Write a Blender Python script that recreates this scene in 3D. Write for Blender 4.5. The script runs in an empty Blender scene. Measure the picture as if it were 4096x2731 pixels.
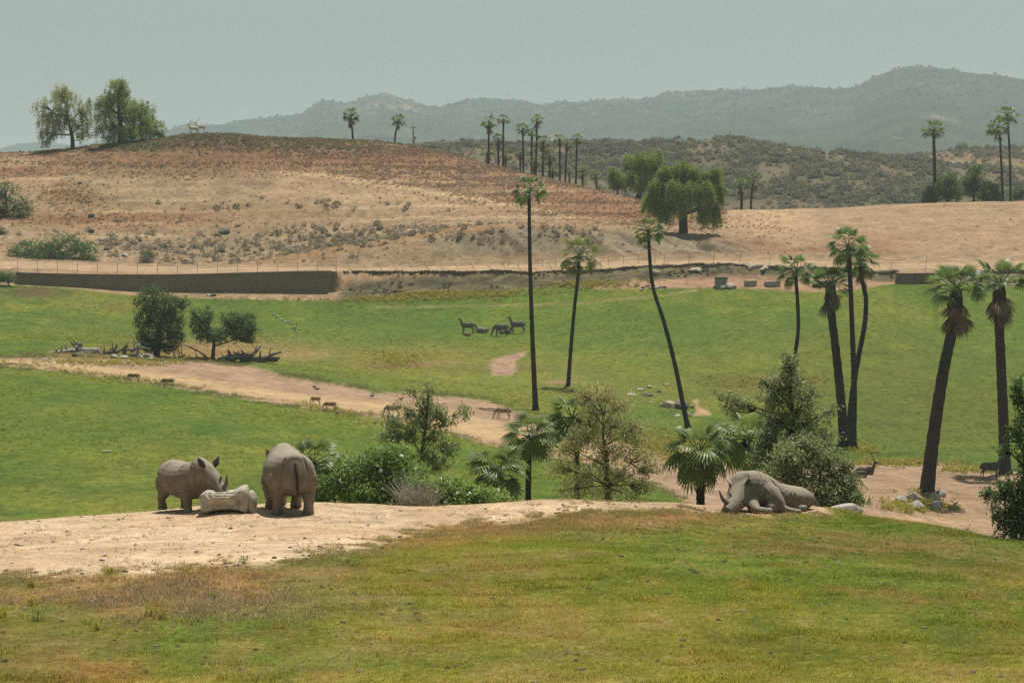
import bpy, math, random
import numpy as np
from mathutils import Vector, Matrix, Euler

# ------------------------------------------------------------------ camera, sky, sun, exposure
SC = bpy.context.scene
COL = SC.collection
R = math.radians
PW, PH = 4096.0, 2731.0          # the photograph's own pixels, used as a survey grid
FPX = 10536.0                    # focal length in those pixels (22 degrees wide)
HV = 900.0                       # eye level

cam_d = bpy.data.cameras.new('camera')
cam = bpy.data.objects.new('camera', cam_d)
COL.objects.link(cam)
cam.location = (0, 0, 0)
cam.rotation_euler = (R(90), 0, 0)
cam_d.sensor_width = 36.0
cam_d.lens = 36.0 * FPX / PW
cam_d.shift_y = -(PH / 2 - HV) / PW
cam_d.clip_start = 0.5
cam_d.clip_end = 20000
SC.camera = cam

SUN_EL, SUN_AZ = 70.0, 26.0      # azimuth clockwise from the view direction (+Y)
sdir = Vector((math.sin(R(SUN_AZ)) * math.cos(R(SUN_EL)), math.cos(R(SUN_AZ)) * math.cos(R(SUN_EL)), math.sin(R(SUN_EL))))
world = bpy.data.worlds.new('World'); SC.world = world; world.use_nodes = True
nt = world.node_tree; nt.nodes.clear()
sky = nt.nodes.new('ShaderNodeTexSky'); sky.sky_type = 'NISHITA'; sky.sun_disc = False
sky.sun_elevation = R(SUN_EL); sky.sun_rotation = R(SUN_AZ)
sky.altitude = 300; sky.air_density = 1.0; sky.dust_density = 2.5; sky.ozone_density = 1.0
hsv = nt.nodes.new('ShaderNodeHueSaturation'); hsv.inputs['Saturation'].default_value = 0.72; hsv.inputs['Hue'].default_value = 0.47
bg = nt.nodes.new('ShaderNodeBackground'); bg.inputs['Strength'].default_value = 0.058
wo = nt.nodes.new('ShaderNodeOutputWorld')
nt.links.new(sky.outputs[0], hsv.inputs['Color']); tnt = nt.nodes.new('ShaderNodeMix'); tnt.data_type = 'RGBA'; tnt.blend_type = 'MULTIPLY'; tnt.inputs['Factor'].default_value = 1.0; tnt.inputs[7].default_value = (0.91, 1.0, 0.93, 1)
nt.links.new(hsv.outputs[0], tnt.inputs[6]); nt.links.new(tnt.outputs[2], bg.inputs[0]); nt.links.new(bg.outputs[0], wo.inputs[0])

sun_d = bpy.data.lights.new('sun', 'SUN'); sun_d.energy = 4.2; sun_d.angle = R(0.53); sun_d.color = (1.0, 0.96, 0.90)
sun = bpy.data.objects.new('sun', sun_d); COL.objects.link(sun)
sun.rotation_euler = sdir.to_track_quat('Z', 'Y').to_euler()

SC.view_settings.view_transform = 'Standard'; SC.view_settings.look = 'None'
SC.view_settings.exposure = 0.36; SC.view_settings.gamma = 1.0
SC.view_settings.use_curve_mapping = False
SC.render.engine = 'CYCLES'
SC.cycles.use_denoising = False
SC.cycles.max_bounces = 6; SC.cycles.diffuse_bounces = 3; SC.cycles.glossy_bounces = 2
SC.cycles.transmission_bounces = 4; SC.cycles.transparent_max_bounces = 8; SC.cycles.volume_bounces = 1
SC.cycles.caustics_reflective = False; SC.cycles.caustics_refractive = False
SC.render.use_persistent_data = False

# ------------------------------------------------------------------ numbers
def X(u, y): return (u - PW / 2) / FPX * y
def Zv(v, y): return -(v - HV) / FPX * y
def m_px(px, y): return px / FPX * y

def _hash(ix, iy, seed):
    h = (ix.astype(np.int64) * 374761393 + iy.astype(np.int64) * 668265263 + seed * 974634777) & 0xffffffff
    h = ((h ^ (h >> 13)) * 1274126177) & 0xffffffff
    h = ((h ^ (h >> 16)) * 2246822519) & 0xffffffff
    return ((h ^ (h >> 15)) & 0xffffff) / float(0xffffff)
def vnoise(x, y, seed=0):
    x = np.asarray(x, float); y = np.asarray(y, float)
    xi = np.floor(x); yi = np.floor(y); fx = x - xi; fy = y - yi
    fx = fx * fx * (3 - 2 * fx); fy = fy * fy * (3 - 2 * fy)
    xi = xi.astype(np.int64); yi = yi.astype(np.int64)
    a = _hash(xi, yi, seed); b = _hash(xi + 1, yi, seed); c = _hash(xi, yi + 1, seed); d = _hash(xi + 1, yi + 1, seed)
    return (a + (b - a) * fx) * (1 - fy) + (c + (d - c) * fx) * fy
def fbm(x, y, seed=0, octs=4, gain=0.5):
    s = 0; a = 1; t = 0
    for k in range(octs):
        s = s + a * (vnoise(x * 2 ** k + 17.3 * k, y * 2 ** k - 9.1 * k, seed + k) - 0.5); t += a; a *= gain
    return s / t * 2          # about -1 .. 1
def smooth(a, b, x):
    t = np.clip((x - a) / (b - a), 0, 1); return t * t * (3 - 2 * t)
def mix(a, b, t): return a + (b - a) * t

def pchip(xk, yk, xs):
    """monotone cubic along axis 0; xk, yk are (n, m), xs is (r,); returns (r, m)"""
    h = np.diff(xk, axis=0); d = np.diff(yk, axis=0) / h
    m = np.zeros_like(yk)
    s = d[:-1] * d[1:]
    w1 = 2 * h[1:] + h[:-1]; w2 = h[1:] + 2 * h[:-1]
    with np.errstate(divide='ignore', invalid='ignore'):
        hm = (w1 + w2) / (w1 / d[:-1] + w2 / d[1:])
    m[1:-1] = np.where(s > 0, hm, 0); m[0] = d[0]; m[-1] = d[-1]
    n, c = xk.shape
    out = np.empty((len(xs), c))
    ci = np.arange(c)
    for r, x in enumerate(xs):
        i = np.clip((xk <= x).sum(0) - 1, 0, n - 2)
        hh = h[i, ci]; t = np.clip((x - xk[i, ci]) / hh, 0, 1)
        t2 = t * t; t3 = t2 * t
        out[r] = (2 * t3 - 3 * t2 + 1) * yk[i, ci] + (t3 - 2 * t2 + t) * hh * m[i, ci] + (-2 * t3 + 3 * t2) * yk[i + 1, ci] + (t3 - t2) * hh * m[i + 1, ci]
    return out
def curve(pts, u):
    p = np.array(pts, float)
    return pchip(np.repeat(p[:, :1], p.shape[1] - 1, 1), p[:, 1:], np.clip(np.atleast_1d(u), p[0, 0], p[-1, 0]))     # (len(u), k)

# ------------------------------------------------------------------ objects and materials
def tag(o, label=None, cat=None, group=None, kind=None):
    if label: o['label'] = label
    if cat: o['category'] = cat
    if group: o['group'] = group
    if kind: o['kind'] = kind
    return o
def empty(name, loc=(0, 0, 0), rz=0.0):
    o = bpy.data.objects.new(name, None); COL.objects.link(o)
    o.location = loc; o.rotation_euler = (0, 0, rz); o.empty_display_size = 0.2
    return o
def link(name, me, parent=None, mat=None):
    o = bpy.data.objects.new(name, me); COL.objects.link(o)
    if parent is not None: o.parent = parent
    if mat is not None and len(me.materials) == 0: me.materials.append(mat)
    return o
def mesh_np(name, verts, faces, smooth_shade=True, mat=None):
    """verts (n,3); faces an (m,k) array or a list of those"""
    me = bpy.data.meshes.new(name)
    fl = faces if isinstance(faces, list) else [faces]
    fl = [np.asarray(f, np.int32) for f in fl if len(f)]
    loops = np.concatenate([f.ravel() for f in fl]); tot = np.concatenate([np.full(len(f), f.shape[1], np.int32) for f in fl])
    start = np.concatenate([[0], np.cumsum(tot)[:-1]]).astype(np.int32)
    me.vertices.add(len(verts)); me.vertices.foreach_set('co', np.asarray(verts, np.float32).ravel())
    me.loops.add(len(loops)); me.loops.foreach_set('vertex_index', loops)
    me.polygons.add(len(tot)); me.polygons.foreach_set('loop_start', start); me.polygons.foreach_set('loop_total', tot)
    me.polygons.foreach_set('use_smooth', np.full(len(tot), smooth_shade))
    me.update(calc_edges=True)
    if mat is not None: me.materials.append(mat)
    return me
def set_color(me, cols, name='col'):
    a = me.color_attributes.new(name, 'FLOAT_COLOR', 'POINT')
    c = np.ones((len(me.vertices), 4), np.float32); c[:, :3] = cols
    a.data.foreach_set('color', c.ravel())

class NT:
    def __init__(s, name):
        s.m = bpy.data.materials.new(name); s.m.use_nodes = True; s.t = s.m.node_tree; s.t.nodes.clear()
        s.out = s.n('ShaderNodeOutputMaterial')
    def n(s, t, **kw):
        nd = s.t.nodes.new(t)
        for k, v in kw.items(): setattr(nd, k, v)
        return nd
    def l(s, a, b): s.t.links.new(a, b)
    def noise(s, scale, detail=4, rough=0.55, vec=None, out='Fac'):
        nd = s.n('ShaderNodeTexNoise'); nd.inputs['Scale'].default_value = scale; nd.inputs['Detail'].default_value = detail; nd.inputs['Roughness'].default_value = rough
        if vec is not None: s.l(vec, nd.inputs['Vector'])
        return nd.outputs[out]
    def ramp(s, fac, stops):
        nd = s.n('ShaderNodeValToRGB'); e = nd.color_ramp.elements
        while len(e) < len(stops): e.new(0.5)
        for el, (p, c) in zip(e, stops):
            el.position = p; el.color = (*c, 1) if len(c) == 3 else c
        s.l(fac, nd.inputs[0]); return nd.outputs[0]
    def mixc(s, a, b, fac, mode='MIX'):
        nd = s.n('ShaderNodeMix', data_type='RGBA', blend_type=mode)
        for sock, v in ((nd.inputs['Factor'], fac), (nd.inputs[6], a), (nd.inputs[7], b)):
            if hasattr(v, 'is_linked'): s.l(v, sock)
            elif isinstance(v, (tuple, list)): sock.default_value = (*v, 1) if len(v) == 3 else v
            else: sock.default_value = v
        return nd.outputs[2]
    def maprange(s, f, a, b, c, d):
        nd = s.n('ShaderNodeMapRange'); s.l(f, nd.inputs[0])
        for i, v in zip((1, 2, 3, 4), (a, b, c, d)): nd.inputs[i].default_value = v
        return nd.outputs[0]
    def bsdf(s, col, rough=0.9, bump=None, strength=0.3, dist=0.05, spec=0.2, sheen=0.0, trans=None):
        b = s.n('ShaderNodeBsdfPrincipled')
        if hasattr(col, 'is_linked'): s.l(col, b.inputs['Base Color'])
        else: b.inputs['Base Color'].default_value = (*col, 1)
        if hasattr(rough, 'is_linked'): s.l(rough, b.inputs['Roughness'])
        else: b.inputs['Roughness'].default_value = rough
        b.inputs['Specular IOR Level'].default_value = spec
        if bump is not None:
            bp = s.n('ShaderNodeBump'); bp.inputs['Strength'].default_value = strength; bp.inputs['Distance'].default_value = dist
            s.l(bump, bp.inputs['Height']); s.l(bp.outputs[0], b.inputs['Normal'])
        sh = b.outputs[0]
        if trans is not None:
            tr = s.n('ShaderNodeBsdfTranslucent'); ms = s.n('ShaderNodeMixShader'); ms.inputs[0].default_value = trans
            if hasattr(col, 'is_linked'): s.l(col, tr.inputs[0])
            else: tr.inputs[0].default_value = (*col, 1)
            s.l(sh, ms.inputs[1]); s.l(tr.outputs[0], ms.inputs[2]); sh = ms.outputs[0]
        s.l(sh, s.out.inputs['Surface'])
        return s.m
def objvec(m): return m.n('ShaderNodeTexCoord').outputs['Object']
# ------------------------------------------------------------------ the lie of the land
# surveyed lines across the view, near to far: (column, distance in metres, row of the photograph)
CREST = [(-1600, 66, 2150), (0, 68, 2096), (300, 69, 2073), (640, 70, 2046), (820, 71, 2034), (1000, 71, 2030), (1250, 71, 2022), (1450, 72, 2022),
         (1700, 72, 2030), (2000, 73, 2014), (2300, 74, 2001), (2500, 74, 2010), (2700, 75, 2012), (2870, 76, 2026), (3100, 76, 2030), (3260, 76, 2036),
         (3430, 74, 2068), (3700, 70, 2108), (3950, 66, 2160), (4096, 65, 2178), (5700, 60, 2270)]
V_START = [(-1600, 122, 2140), (0, 122, 2100), (1300, 122, 2045), (2200, 126, 2030), (2700, 142, 2040), (3100, 160, 2070), (3500, 166, 2090), (3900, 168, 2175), (5700, 168, 2180)]
V_PATH0 = [(-1600, 232, 1430), (0, 226, 1465), (600, 216, 1537), (1200, 205, 1622), (1800, 190, 1745), (2300, 178, 1850), (2800, 176, 1930), (3300, 192, 1910), (3700, 208, 1850), (4096, 210, 1860), (5700, 210, 1860)]
V_PATH1 = [(-1600, 246, 1400), (0, 242, 1424), (1000, 234, 1505), (1500, 231, 1568), (2000, 229, 1618), (2400, 224, 1690), (2800, 218, 1785), (3300, 224, 1800), (3700, 230, 1790), (5700, 230, 1800)]
V_LAWN = [(-1600, 300, 1290), (0, 300, 1290), (1000, 304, 1350), (2000, 318, 1345), (3000, 310, 1330), (4096, 302, 1360), (5700, 302, 1360)]
V_WALL = [(-1600, 344, 1110), (0, 345, 1132), (300, 347, 1146), (600, 349, 1163), (1350, 350, 1166), (1500, 349, 1162), (2000, 347, 1146), (2400, 346, 1128), (2700, 345, 1122), (3000, 344, 1128), (3300, 344, 1134), (3600, 345, 1130), (4096, 346, 1128), (5700, 346, 1128)]
V_TOP = [(-1600, 0, 1060), (0, 0, 1083), (100, 0, 1094), (600, 0, 1101), (1350, 0, 1086), (1500, 0, 1090), (2000, 0, 1092), (2300, 0, 1090), (2600, 0, 1070), (2900, 0, 1062), (3100, 0, 1074), (3400, 0, 1082), (3600, 0, 1096), (4096, 0, 1090), (5700, 0, 1090)]
V_ROAD = [(-1600, 362, 1030), (0, 362, 1048), (600, 363, 1066), (1350, 364, 1068), (2000, 364, 1058), (2700, 362, 1044), (3200, 362, 1044), (3500, 362, 1058), (4096, 362, 1046), (5700, 362, 1046)]
V_MOUND = [(-1600, 378, 960), (0, 378, 968), (500, 378, 1000), (960, 373, 1052), (1200, 373, 1020), (1500, 374, 962), (1800, 375, 918), (2100, 376, 891), (2300, 376, 898), (2600, 377, 925), (2850, 379, 945), (3000, 381, 950), (3300, 382, 985), (3600, 378, 1020), (4096, 378, 1000), (5700, 378, 1000)]
V_GULLY = [(-1600, 392, 900), (0, 392, 900), (500, 392, 930), (960, 383, 1040), (1200, 383, 1012), (1500, 384, 965), (1800, 386, 922), (2100, 388, 895), (2300, 388, 893), (2600, 390, 905), (2850, 393, 920), (3000, 394, 925), (3300, 394, 930), (4096, 394, 935), (5700, 394, 935)]
V_MID = [(-1600, 420, 730), (0, 420, 730), (600, 416, 740), (1100, 416, 760), (1500, 414, 790), (2000, 408, 835), (2500, 402, 862), (2850, 405, 895), (3100, 408, 880), (4096, 410, 870), (5700, 410, 870)]
V_CREST = [(-1600, 470, 618), (0, 452, 614), (250, 448, 602), (420, 446, 580), (640, 442, 558), (800, 440, 540), (900, 440, 541), (1100, 448, 557), (1400, 466, 564), (1600, 468, 577), (1800, 462, 620), (1950, 454, 660), (2150, 440, 708), (2330, 428, 750), (2480, 420, 782), (2620, 418, 815), (2800, 422, 842), (3000, 428, 840), (3300, 432, 832), (3700, 434, 814), (4096, 434, 806), (5700, 434, 800)]
V_CHAP0 = [(-1600, 585, -9), (5700, 585, -6)]
V_CHAP = [(-1600, 830, 640), (0, 830, 640), (1400, 830, 610), (1700, 830, 592), (1850, 830, 577), (2050, 830, 586), (2300, 830, 578), (2500, 830, 572), (2750, 830, 566), (2920, 830, 563), (3050, 825, 582), (3200, 820, 605), (3330, 815, 618), (3500, 812, 624), (3620, 810, 634), (3750, 810, 652), (4096, 810, 690), (5700, 810, 700)]
V_HILL = [(-1600, 985, 660), (3000, 985, 660), (3400, 985, 652), (3620, 985, 640), (3800, 985, 612), (3950, 985, 596), (4096, 985, 584), (4600, 985, 560), (5700, 985, 540)]

US = np.arange(-1400, 5500.1, 12.0)
def _line(pts): c = curve(pts, US); return c[:, 0], Zv(c[:, 1], c[:, 0])
rows = []
dc, zc = _line(CREST)
one = np.ones_like(US)
rows.append((one * 2, one * -5.0))
rows.append((one * 38, Zv(2731, 38) * one))
rows.append((one * 55, mix(Zv(2731, 38) * one, zc, 17 / (dc - 38)) + 0.16))
rows.append((dc - 4, zc + 0.05))
rows.append((dc, zc))
rows.append((dc + 7, zc - 1.05))
d5, z5 = _line(V_START)
rows.append((dc + 24, mix(zc, z5, 0.62) - 0.4))
rows.append((d5, z5))
for p in (V_PATH0, V_PATH1, V_LAWN): rows.append(_line(p))
dw, zw = _line(V_WALL)
rows.append((dw, zw))
cv = curve(V_TOP, US)[:, 1]
# the wall stands where the ground steps up: nearly upright on the left, a cut bank to the right
iswall = (smooth(40, 70, US) * (1 - smooth(1345, 1375, US))) + smooth(3570, 3590, US) * (1 - smooth(3735, 3760, US))
dtop = dw + mix(3.4, 0.5, iswall)
rows.append((dtop, Zv(cv, dtop)))
for p in (V_ROAD, V_MOUND, V_GULLY, V_MID, V_CREST): rows.append(_line(p))
dcr, zcr = rows[-1]
rows.append((dcr + 22, zcr - 2.5))
c0 = curve(V_CHAP0, US); rows.append((c0[:, 0], c0[:, 1]))
rows.append(_line(V_CHAP))
rows.append((one * 880, rows[-1][1] - 9))
rows.append(_line(V_HILL))
rows.append((one * 1150, one * -30.0))
DK = np.array([r[0] for r in rows]); ZK = np.array([r[1] for r in rows])

YS = np.concatenate([np.linspace(2, 36, 10), np.linspace(37, 82, 175), np.linspace(82.6, 120, 30), np.linspace(120.8, 343, 250), np.linspace(343.3, 366, 70),
                     np.linspace(366.6, 475, 170), np.linspace(477, 580, 24), np.linspace(583, 1000, 130), np.linspace(1010, 1150, 8)])
ZG = pchip(DK, ZK, YS)
UG, YG = np.meshgrid(US, YS)
XG = (UG - PW / 2) / FPX * np.maximum(YG, 38)
# small relief
far = smooth(95, 130, YG)
ZG += (1 - far) * (0.07 * fbm(XG / 3.2, YG / 3.2, 3) + 0.025 * fbm(XG / 0.8, YG / 0.8, 4)) * smooth(30, 42, YG)
ZG += far * (1 - smooth(335, 343, YG)) * (0.22 * fbm(XG / 11, YG / 11, 5) + 0.10 * fbm(XG / 2.6, YG / 2.6, 6))
hill = smooth(364, 371, YG) * (1 - smooth(495, 560, YG))
keep = 1 - 0.75 * np.exp(-((YG - dcr[None]) / 9) ** 2)
ZG += hill * keep * (0.55 * fbm(XG / 9, YG / 7, 7) + 0.28 * fbm(XG / 2.4, YG / 2.0, 8) - 0.35 * smooth(0.25, 0.6, fbm(XG / 14 + 4, YG / 4, 9)))
bank = smooth(344.5, 346, YG) * (1 - smooth(351, 354, YG)) * (1 - iswall[None])
ZG += bank * 0.35 * fbm(XG / 2.2, YG / 1.2, 11)
# gullies down the grey cut face of the mound
face = np.exp(-((YG - 371) / 6.0) ** 2) * smooth(1650, 1900, UG) * (1 - smooth(2850, 3050, UG))
ZG += face * 0.8 * fbm((XG + 0.5 * YG) / 2.6, YG / 14, 12, 3)
chap = smooth(575, 620, YG)
ZG += chap * (1.5 * fbm(XG / 40, YG / 60, 13) * (1 - np.exp(-((YG - 830) / 25) ** 2) * 0.8) + 0.5 * fbm(XG / 8, YG / 8, 14))
# the sandy mound below the rock between the two rhinos
ZG += 0.26 * np.exp(-((UG - 905) / 125) ** 2 - ((YG - 69.4) / 1.3) ** 2)
VG = HV - ZG / np.maximum(YG, 2) * FPX      # where each point stands in the survey grid

def ground_z(x, y):
    """height of the ground below a point"""
    u = x / max(y, 38) * FPX + PW / 2
    i = np.clip(np.searchsorted(YS, y) - 1, 0, len(YS) - 2); j = np.clip((u - US[0]) / 12.0, 0, len(US) - 1.001)
    j0 = int(j); fj = j - j0; fi = np.clip((y - YS[i]) / (YS[i + 1] - YS[i]), 0, 1)
    a = ZG[i, j0] * (1 - fj) + ZG[i, j0 + 1] * fj; b = ZG[i + 1, j0] * (1 - fj) + ZG[i + 1, j0 + 1] * fj
    return float(a * (1 - fi) + b * fi)
def at(u, y):
    """the ground point on the bearing of a column at a given distance"""
    return Vector((X(u, y), y, ground_z(X(u, y), y)))
def spot(u, v, y0, y1):
    """the ground point seen at (u, v), looked for between two distances"""
    ys = np.linspace(y0, y1, 500); zs = np.array([ground_z(X(u, y), y) for y in ys])
    e = (HV - zs / ys * FPX) - v
    s = np.where(np.sign(e[:-1]) != np.sign(e[1:]))[0]
    if len(s): k = s[0]; y = ys[k] + (ys[k + 1] - ys[k]) * e[k] / (e[k] - e[k + 1])
    else: y = ys[np.argmin(np.abs(e))]
    return at(u, y)

# ------------------------------------------------------------------ ground cover
def inside(pts, u, v):
    """signed distance (survey pixels, + inside) to a polygon"""
    p = np.array(pts, float); q = np.roll(p, -1, 0)
    d = np.full(u.shape, 1e9); c = np.zeros(u.shape, bool)
    for (x0, y0), (x1, y1) in zip(p, q):
        ex, ey = x1 - x0, y1 - y0; L = ex * ex + ey * ey + 1e-9
        t = np.clip(((u - x0) * ex + (v - y0) * ey) / L, 0, 1)
        d = np.minimum(d, np.hypot(u - x0 - t * ex, (v - y0 - t * ey)))
        if y0 != y1:
            c ^= ((y0 > v) != (y1 > v)) & (u < (x1 - x0) * (v - y0) / (y1 - y0) + x0)
    return np.where(c, d, -d)
def blob(u, v, cu, cv, su, sv): return np.exp(-((u - cu) / su) ** 2 - ((v - cv) / sv) ** 2)
def lin(r, g, b):
    f = lambda c: (c / 255 / 12.92) if c <= 10 else ((c / 255 + 0.055) / 1.055) ** 2.4
    return np.array([f(r), f(g), f(b)])

SHAPE = UG.shape
C = np.zeros((*SHAPE, 3)); ZONE = np.zeros(SHAPE, int)
def lay(w, col):
    global C
    C[...] = C * (1 - w[..., None]) + np.asarray(col) * w[..., None]

n1 = fbm(XG / 7, YG / 16, 21); n2 = fbm(XG / 2.0, YG / 4.5, 22); n3 = fbm(XG / 18, YG / 40, 23); n4 = fbm(XG / 0.7, YG / 1.5, 24)
ALB = 0.62    # ground colours below are as they look in full sun; this turns them into surface colours
G_GREEN = lin(94, 124, 48) * ALB; G_YELL = lin(140, 136, 58) * ALB; G_DEEP = lin(72, 106, 48) * ALB
G_DRY = lin(158, 128, 76) * ALB; SAND = lin(230, 199, 162) * ALB; DIRT = lin(190, 157, 127) * ALB; TAN = lin(196, 162, 120) * ALB
RUST = lin(146, 106, 78) * ALB; GREY = lin(146, 132, 106) * ALB; OLIVE = lin(112, 104, 66) * ALB; ORANGE = lin(170, 120, 64) * ALB
UW = UG + 26 * n1 + 14 * n2; VW = VG + 9 * n2 + 6 * n4         # ragged edges

# foreground rise
fg = YG < 96
C[...] = mix(G_GREEN, G_YELL, smooth(-0.5, 0.6, n1 * 0.8 + n2 * 0.5)[..., None])
near = smooth(30, 40, YG) * fg
lay(near * 0.85, mix(lin(116, 130, 44) * ALB, lin(156, 146, 60) * ALB, smooth(-0.35, 0.45, n1 + 0.4 * n4)[..., None]))
for cu, cw, su, sv, w, col in [
        (2250, 2215, 420, 70, 0.9, lin(136, 142, 50)), (2600, 2120, 200, 25, .6, lin(128, 136, 50)), (3000, 2110, 260, 28, .7, lin(132, 136, 54)), (1900, 2330, 500, 60, .7, lin(110, 118, 48)),
        (2700, 2300, 300, 35, .5, lin(104, 112, 44)), (3450, 2390, 260, 55, .65, lin(98, 112, 42)), (3900, 2520, 300, 130, .6, lin(104, 112, 42)), (3700, 2320, 300, 60, .4, lin(112, 116, 44)),
        (1500, 2640, 600, 50, .75, lin(104, 122, 54)), (900, 2540, 380, 40, .7, lin(112, 124, 58)), (350, 2440, 260, 26, .7, lin(106, 114, 58)), (1150, 2470, 300, 30, .5, lin(116, 124, 58)),
        (2400, 2640, 420, 60, .45, lin(120, 122, 52)), (3300, 2620, 420, 60, .5, lin(114, 118, 46)), (1400, 2250, 60, 18, .8, lin(92, 118, 48)), (1560, 2440, 200, 50, .6, lin(108, 122, 54)),
        (2600, 2450, 500, 60, .55, lin(152, 138, 66)), (1900, 2560, 380, 50, .6, lin(154, 136, 72)), (3000, 2520, 300, 60, .4, lin(142, 132, 58)),
        (2050, 2110, 420, 44, 1, lin(160, 128, 88)), (2550, 2075, 380, 34, 1, lin(162, 126, 86)), (1650, 2170, 260, 32, .7, lin(166, 128, 86)), (3500, 2180, 420, 40, .7, lin(150, 120, 76)),
        (3050, 2190, 380, 26, .6, lin(150, 122, 74)), (3950, 2260, 260, 50, .6, lin(134, 112, 66)), (3350, 2130, 120, 20, .6, lin(150, 116, 72)),
        (1050, 2290, 460, 50, 1, lin(172, 134, 92)), (700, 2370, 480, 70, 1, lin(182, 146, 104)), (250, 2365, 380, 62, 1, lin(178, 138, 96)), (1150, 2420, 260, 34, .6, lin(176, 146, 106)),
        (150, 2680, 420, 90, .85, lin(150, 108, 66)), (430, 2690, 150, 50, .7, lin(164, 112, 66)), (50, 2560, 200, 40, .5, lin(134, 108, 66)), (1150, 2600, 90, 14, .6, lin(168, 128, 84))]:
    b = blob(UW, VW + 14 * n1, cu, cw, su, sv)
    lay(near * np.clip(b * 1.25, 0, 1) * w * np.clip(0.75 + 0.55 * n4 + 0.35 * n2, 0, 1.1), col * ALB)
bare = smooth(0.18, 0.55, fbm(XG / 1.3, YG / 2.8, 31) + 0.5 * n1) * near * (0.35 + 0.65 * blob(UG, VG, 650, 2400, 700, 110))
lay(bare * 0.75, lin(184, 152, 114) * ALB)
fine = fbm(XG / 0.9, YG / 2.4, 36) + .5 * fbm(XG / .3, YG / .9, 37)
lay(near * smooth(.15, .5, fine) * .5, lin(158, 132, 76) * ALB)
lay(near * smooth(.15, .5, -fine) * .28, lin(96, 112, 46) * ALB)
rusty = smooth(0.25, 0.6, fbm(XG / 1.6, YG / 3.5, 32) - 0.3 * n1) * near
lay(rusty * 0.25, lin(150, 112, 72) * ALB)
P_SAND = [(-1500, 1850), (-1500, 2335), (0, 2300), (250, 2312), (450, 2292), (640, 2300), (800, 2268), (960, 2262), (1150, 2235), (1400, 2205), (1550, 2165), (1700, 2125), (1900, 2092), (2100, 2074), (2300, 2042), (2500, 2030), (2750, 2034), (2900, 2046), (3100, 2052), (3290, 2050), (3290, 1850)]
sd_sand = inside(P_SAND, UW + 30 * fbm(XG / .9, YG / 1.5, 38), VW + 14 * fbm(XG / 0.5, YG / 1.0, 35))
w_sand = smooth(-26, 20, sd_sand + 10 * fbm(XG / .25, YG / .6, 39)) * (YG < 80)
lay(w_sand, mix(SAND, lin(212, 179, 142) * ALB, smooth(-0.3, 0.6, n2 + 0.6 * n1)[..., None]))
lay(w_sand * smooth(2450, 2650, UG), lin(200, 168, 134) * ALB)
ZONE[fg] = 0; ZONE[fg & (w_sand > 0.5)] = 1

# valley lawns and paths
val = (YG >= 96) & (YG < 352)
vw = val.astype(float)
lay(vw, mix(lin(94, 118, 40) * ALB, lin(120, 132, 46) * ALB, smooth(-0.6, 0.6, n1 + 0.5 * n2)[..., None]))
lay(vw * smooth(0.0, 0.6, n3 + 0.5 * n2 + .3 * n1) * 0.75, lin(136, 136, 56) * ALB)
lay(vw * smooth(0.1, 0.6, -n3 + 0.4 * n1) * 0.5, lin(80, 108, 42) * ALB)  # broad grass greens, here and below, also paint in the slope's light and shade
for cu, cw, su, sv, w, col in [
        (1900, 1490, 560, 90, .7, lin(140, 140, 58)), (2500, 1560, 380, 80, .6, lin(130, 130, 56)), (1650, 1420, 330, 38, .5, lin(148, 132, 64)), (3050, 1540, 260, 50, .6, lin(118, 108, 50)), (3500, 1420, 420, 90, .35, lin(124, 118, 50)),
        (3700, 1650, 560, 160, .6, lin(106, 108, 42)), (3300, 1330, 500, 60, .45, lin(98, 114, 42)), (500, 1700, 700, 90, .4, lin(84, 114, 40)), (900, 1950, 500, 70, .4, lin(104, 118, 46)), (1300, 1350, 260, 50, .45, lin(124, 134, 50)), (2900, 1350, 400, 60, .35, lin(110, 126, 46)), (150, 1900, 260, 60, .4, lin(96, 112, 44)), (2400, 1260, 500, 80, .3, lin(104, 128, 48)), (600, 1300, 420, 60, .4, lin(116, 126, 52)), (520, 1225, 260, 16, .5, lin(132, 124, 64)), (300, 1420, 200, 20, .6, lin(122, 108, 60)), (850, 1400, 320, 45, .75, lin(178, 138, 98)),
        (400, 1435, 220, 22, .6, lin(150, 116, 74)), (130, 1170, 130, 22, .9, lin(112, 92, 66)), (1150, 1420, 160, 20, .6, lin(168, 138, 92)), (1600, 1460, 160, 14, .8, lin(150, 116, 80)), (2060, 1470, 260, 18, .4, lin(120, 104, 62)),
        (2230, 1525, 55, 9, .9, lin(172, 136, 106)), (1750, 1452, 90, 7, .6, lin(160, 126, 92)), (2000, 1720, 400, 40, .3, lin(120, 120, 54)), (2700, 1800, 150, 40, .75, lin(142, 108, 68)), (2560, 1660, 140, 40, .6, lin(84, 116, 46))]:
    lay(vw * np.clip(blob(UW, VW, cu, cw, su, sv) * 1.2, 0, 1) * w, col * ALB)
P_PATH = [(-1500, 1412), (0, 1425), (200, 1430), (420, 1436), (620, 1448), (760, 1440), (1000, 1462), (1150, 1502), (1400, 1542), (1500, 1566), (1800, 1582), (1950, 1602), (2050, 1640), (2250, 1690), (2450, 1752), (2640, 1812), (2800, 1836), (3000, 1850), (3400, 1852), (3600, 1842),
          (3800, 1850), (3900, 1868), (4096, 1888), (5600, 1890), (5600, 2500), (2790, 2500), (2735, 2005), (2620, 1945), (2540, 1925), (2470, 1885), (2340, 1852), (2150, 1822), (2020, 1800), (1880, 1760), (1750, 1722), (1600, 1690), (1450, 1664), (1150, 1622), (900, 1582), (600, 1536), (300, 1492), (0, 1464), (-1500, 1432)]
sd_path = inside(P_PATH, UG + 10 * n2, VG + 5 * n2 + 4 * n4)
w_path = smooth(-7, 9, sd_path) * val
lay(w_path, mix(DIRT, lin(172, 141, 113) * ALB, smooth(-0.4, 0.5, n2)[..., None]))
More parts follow.
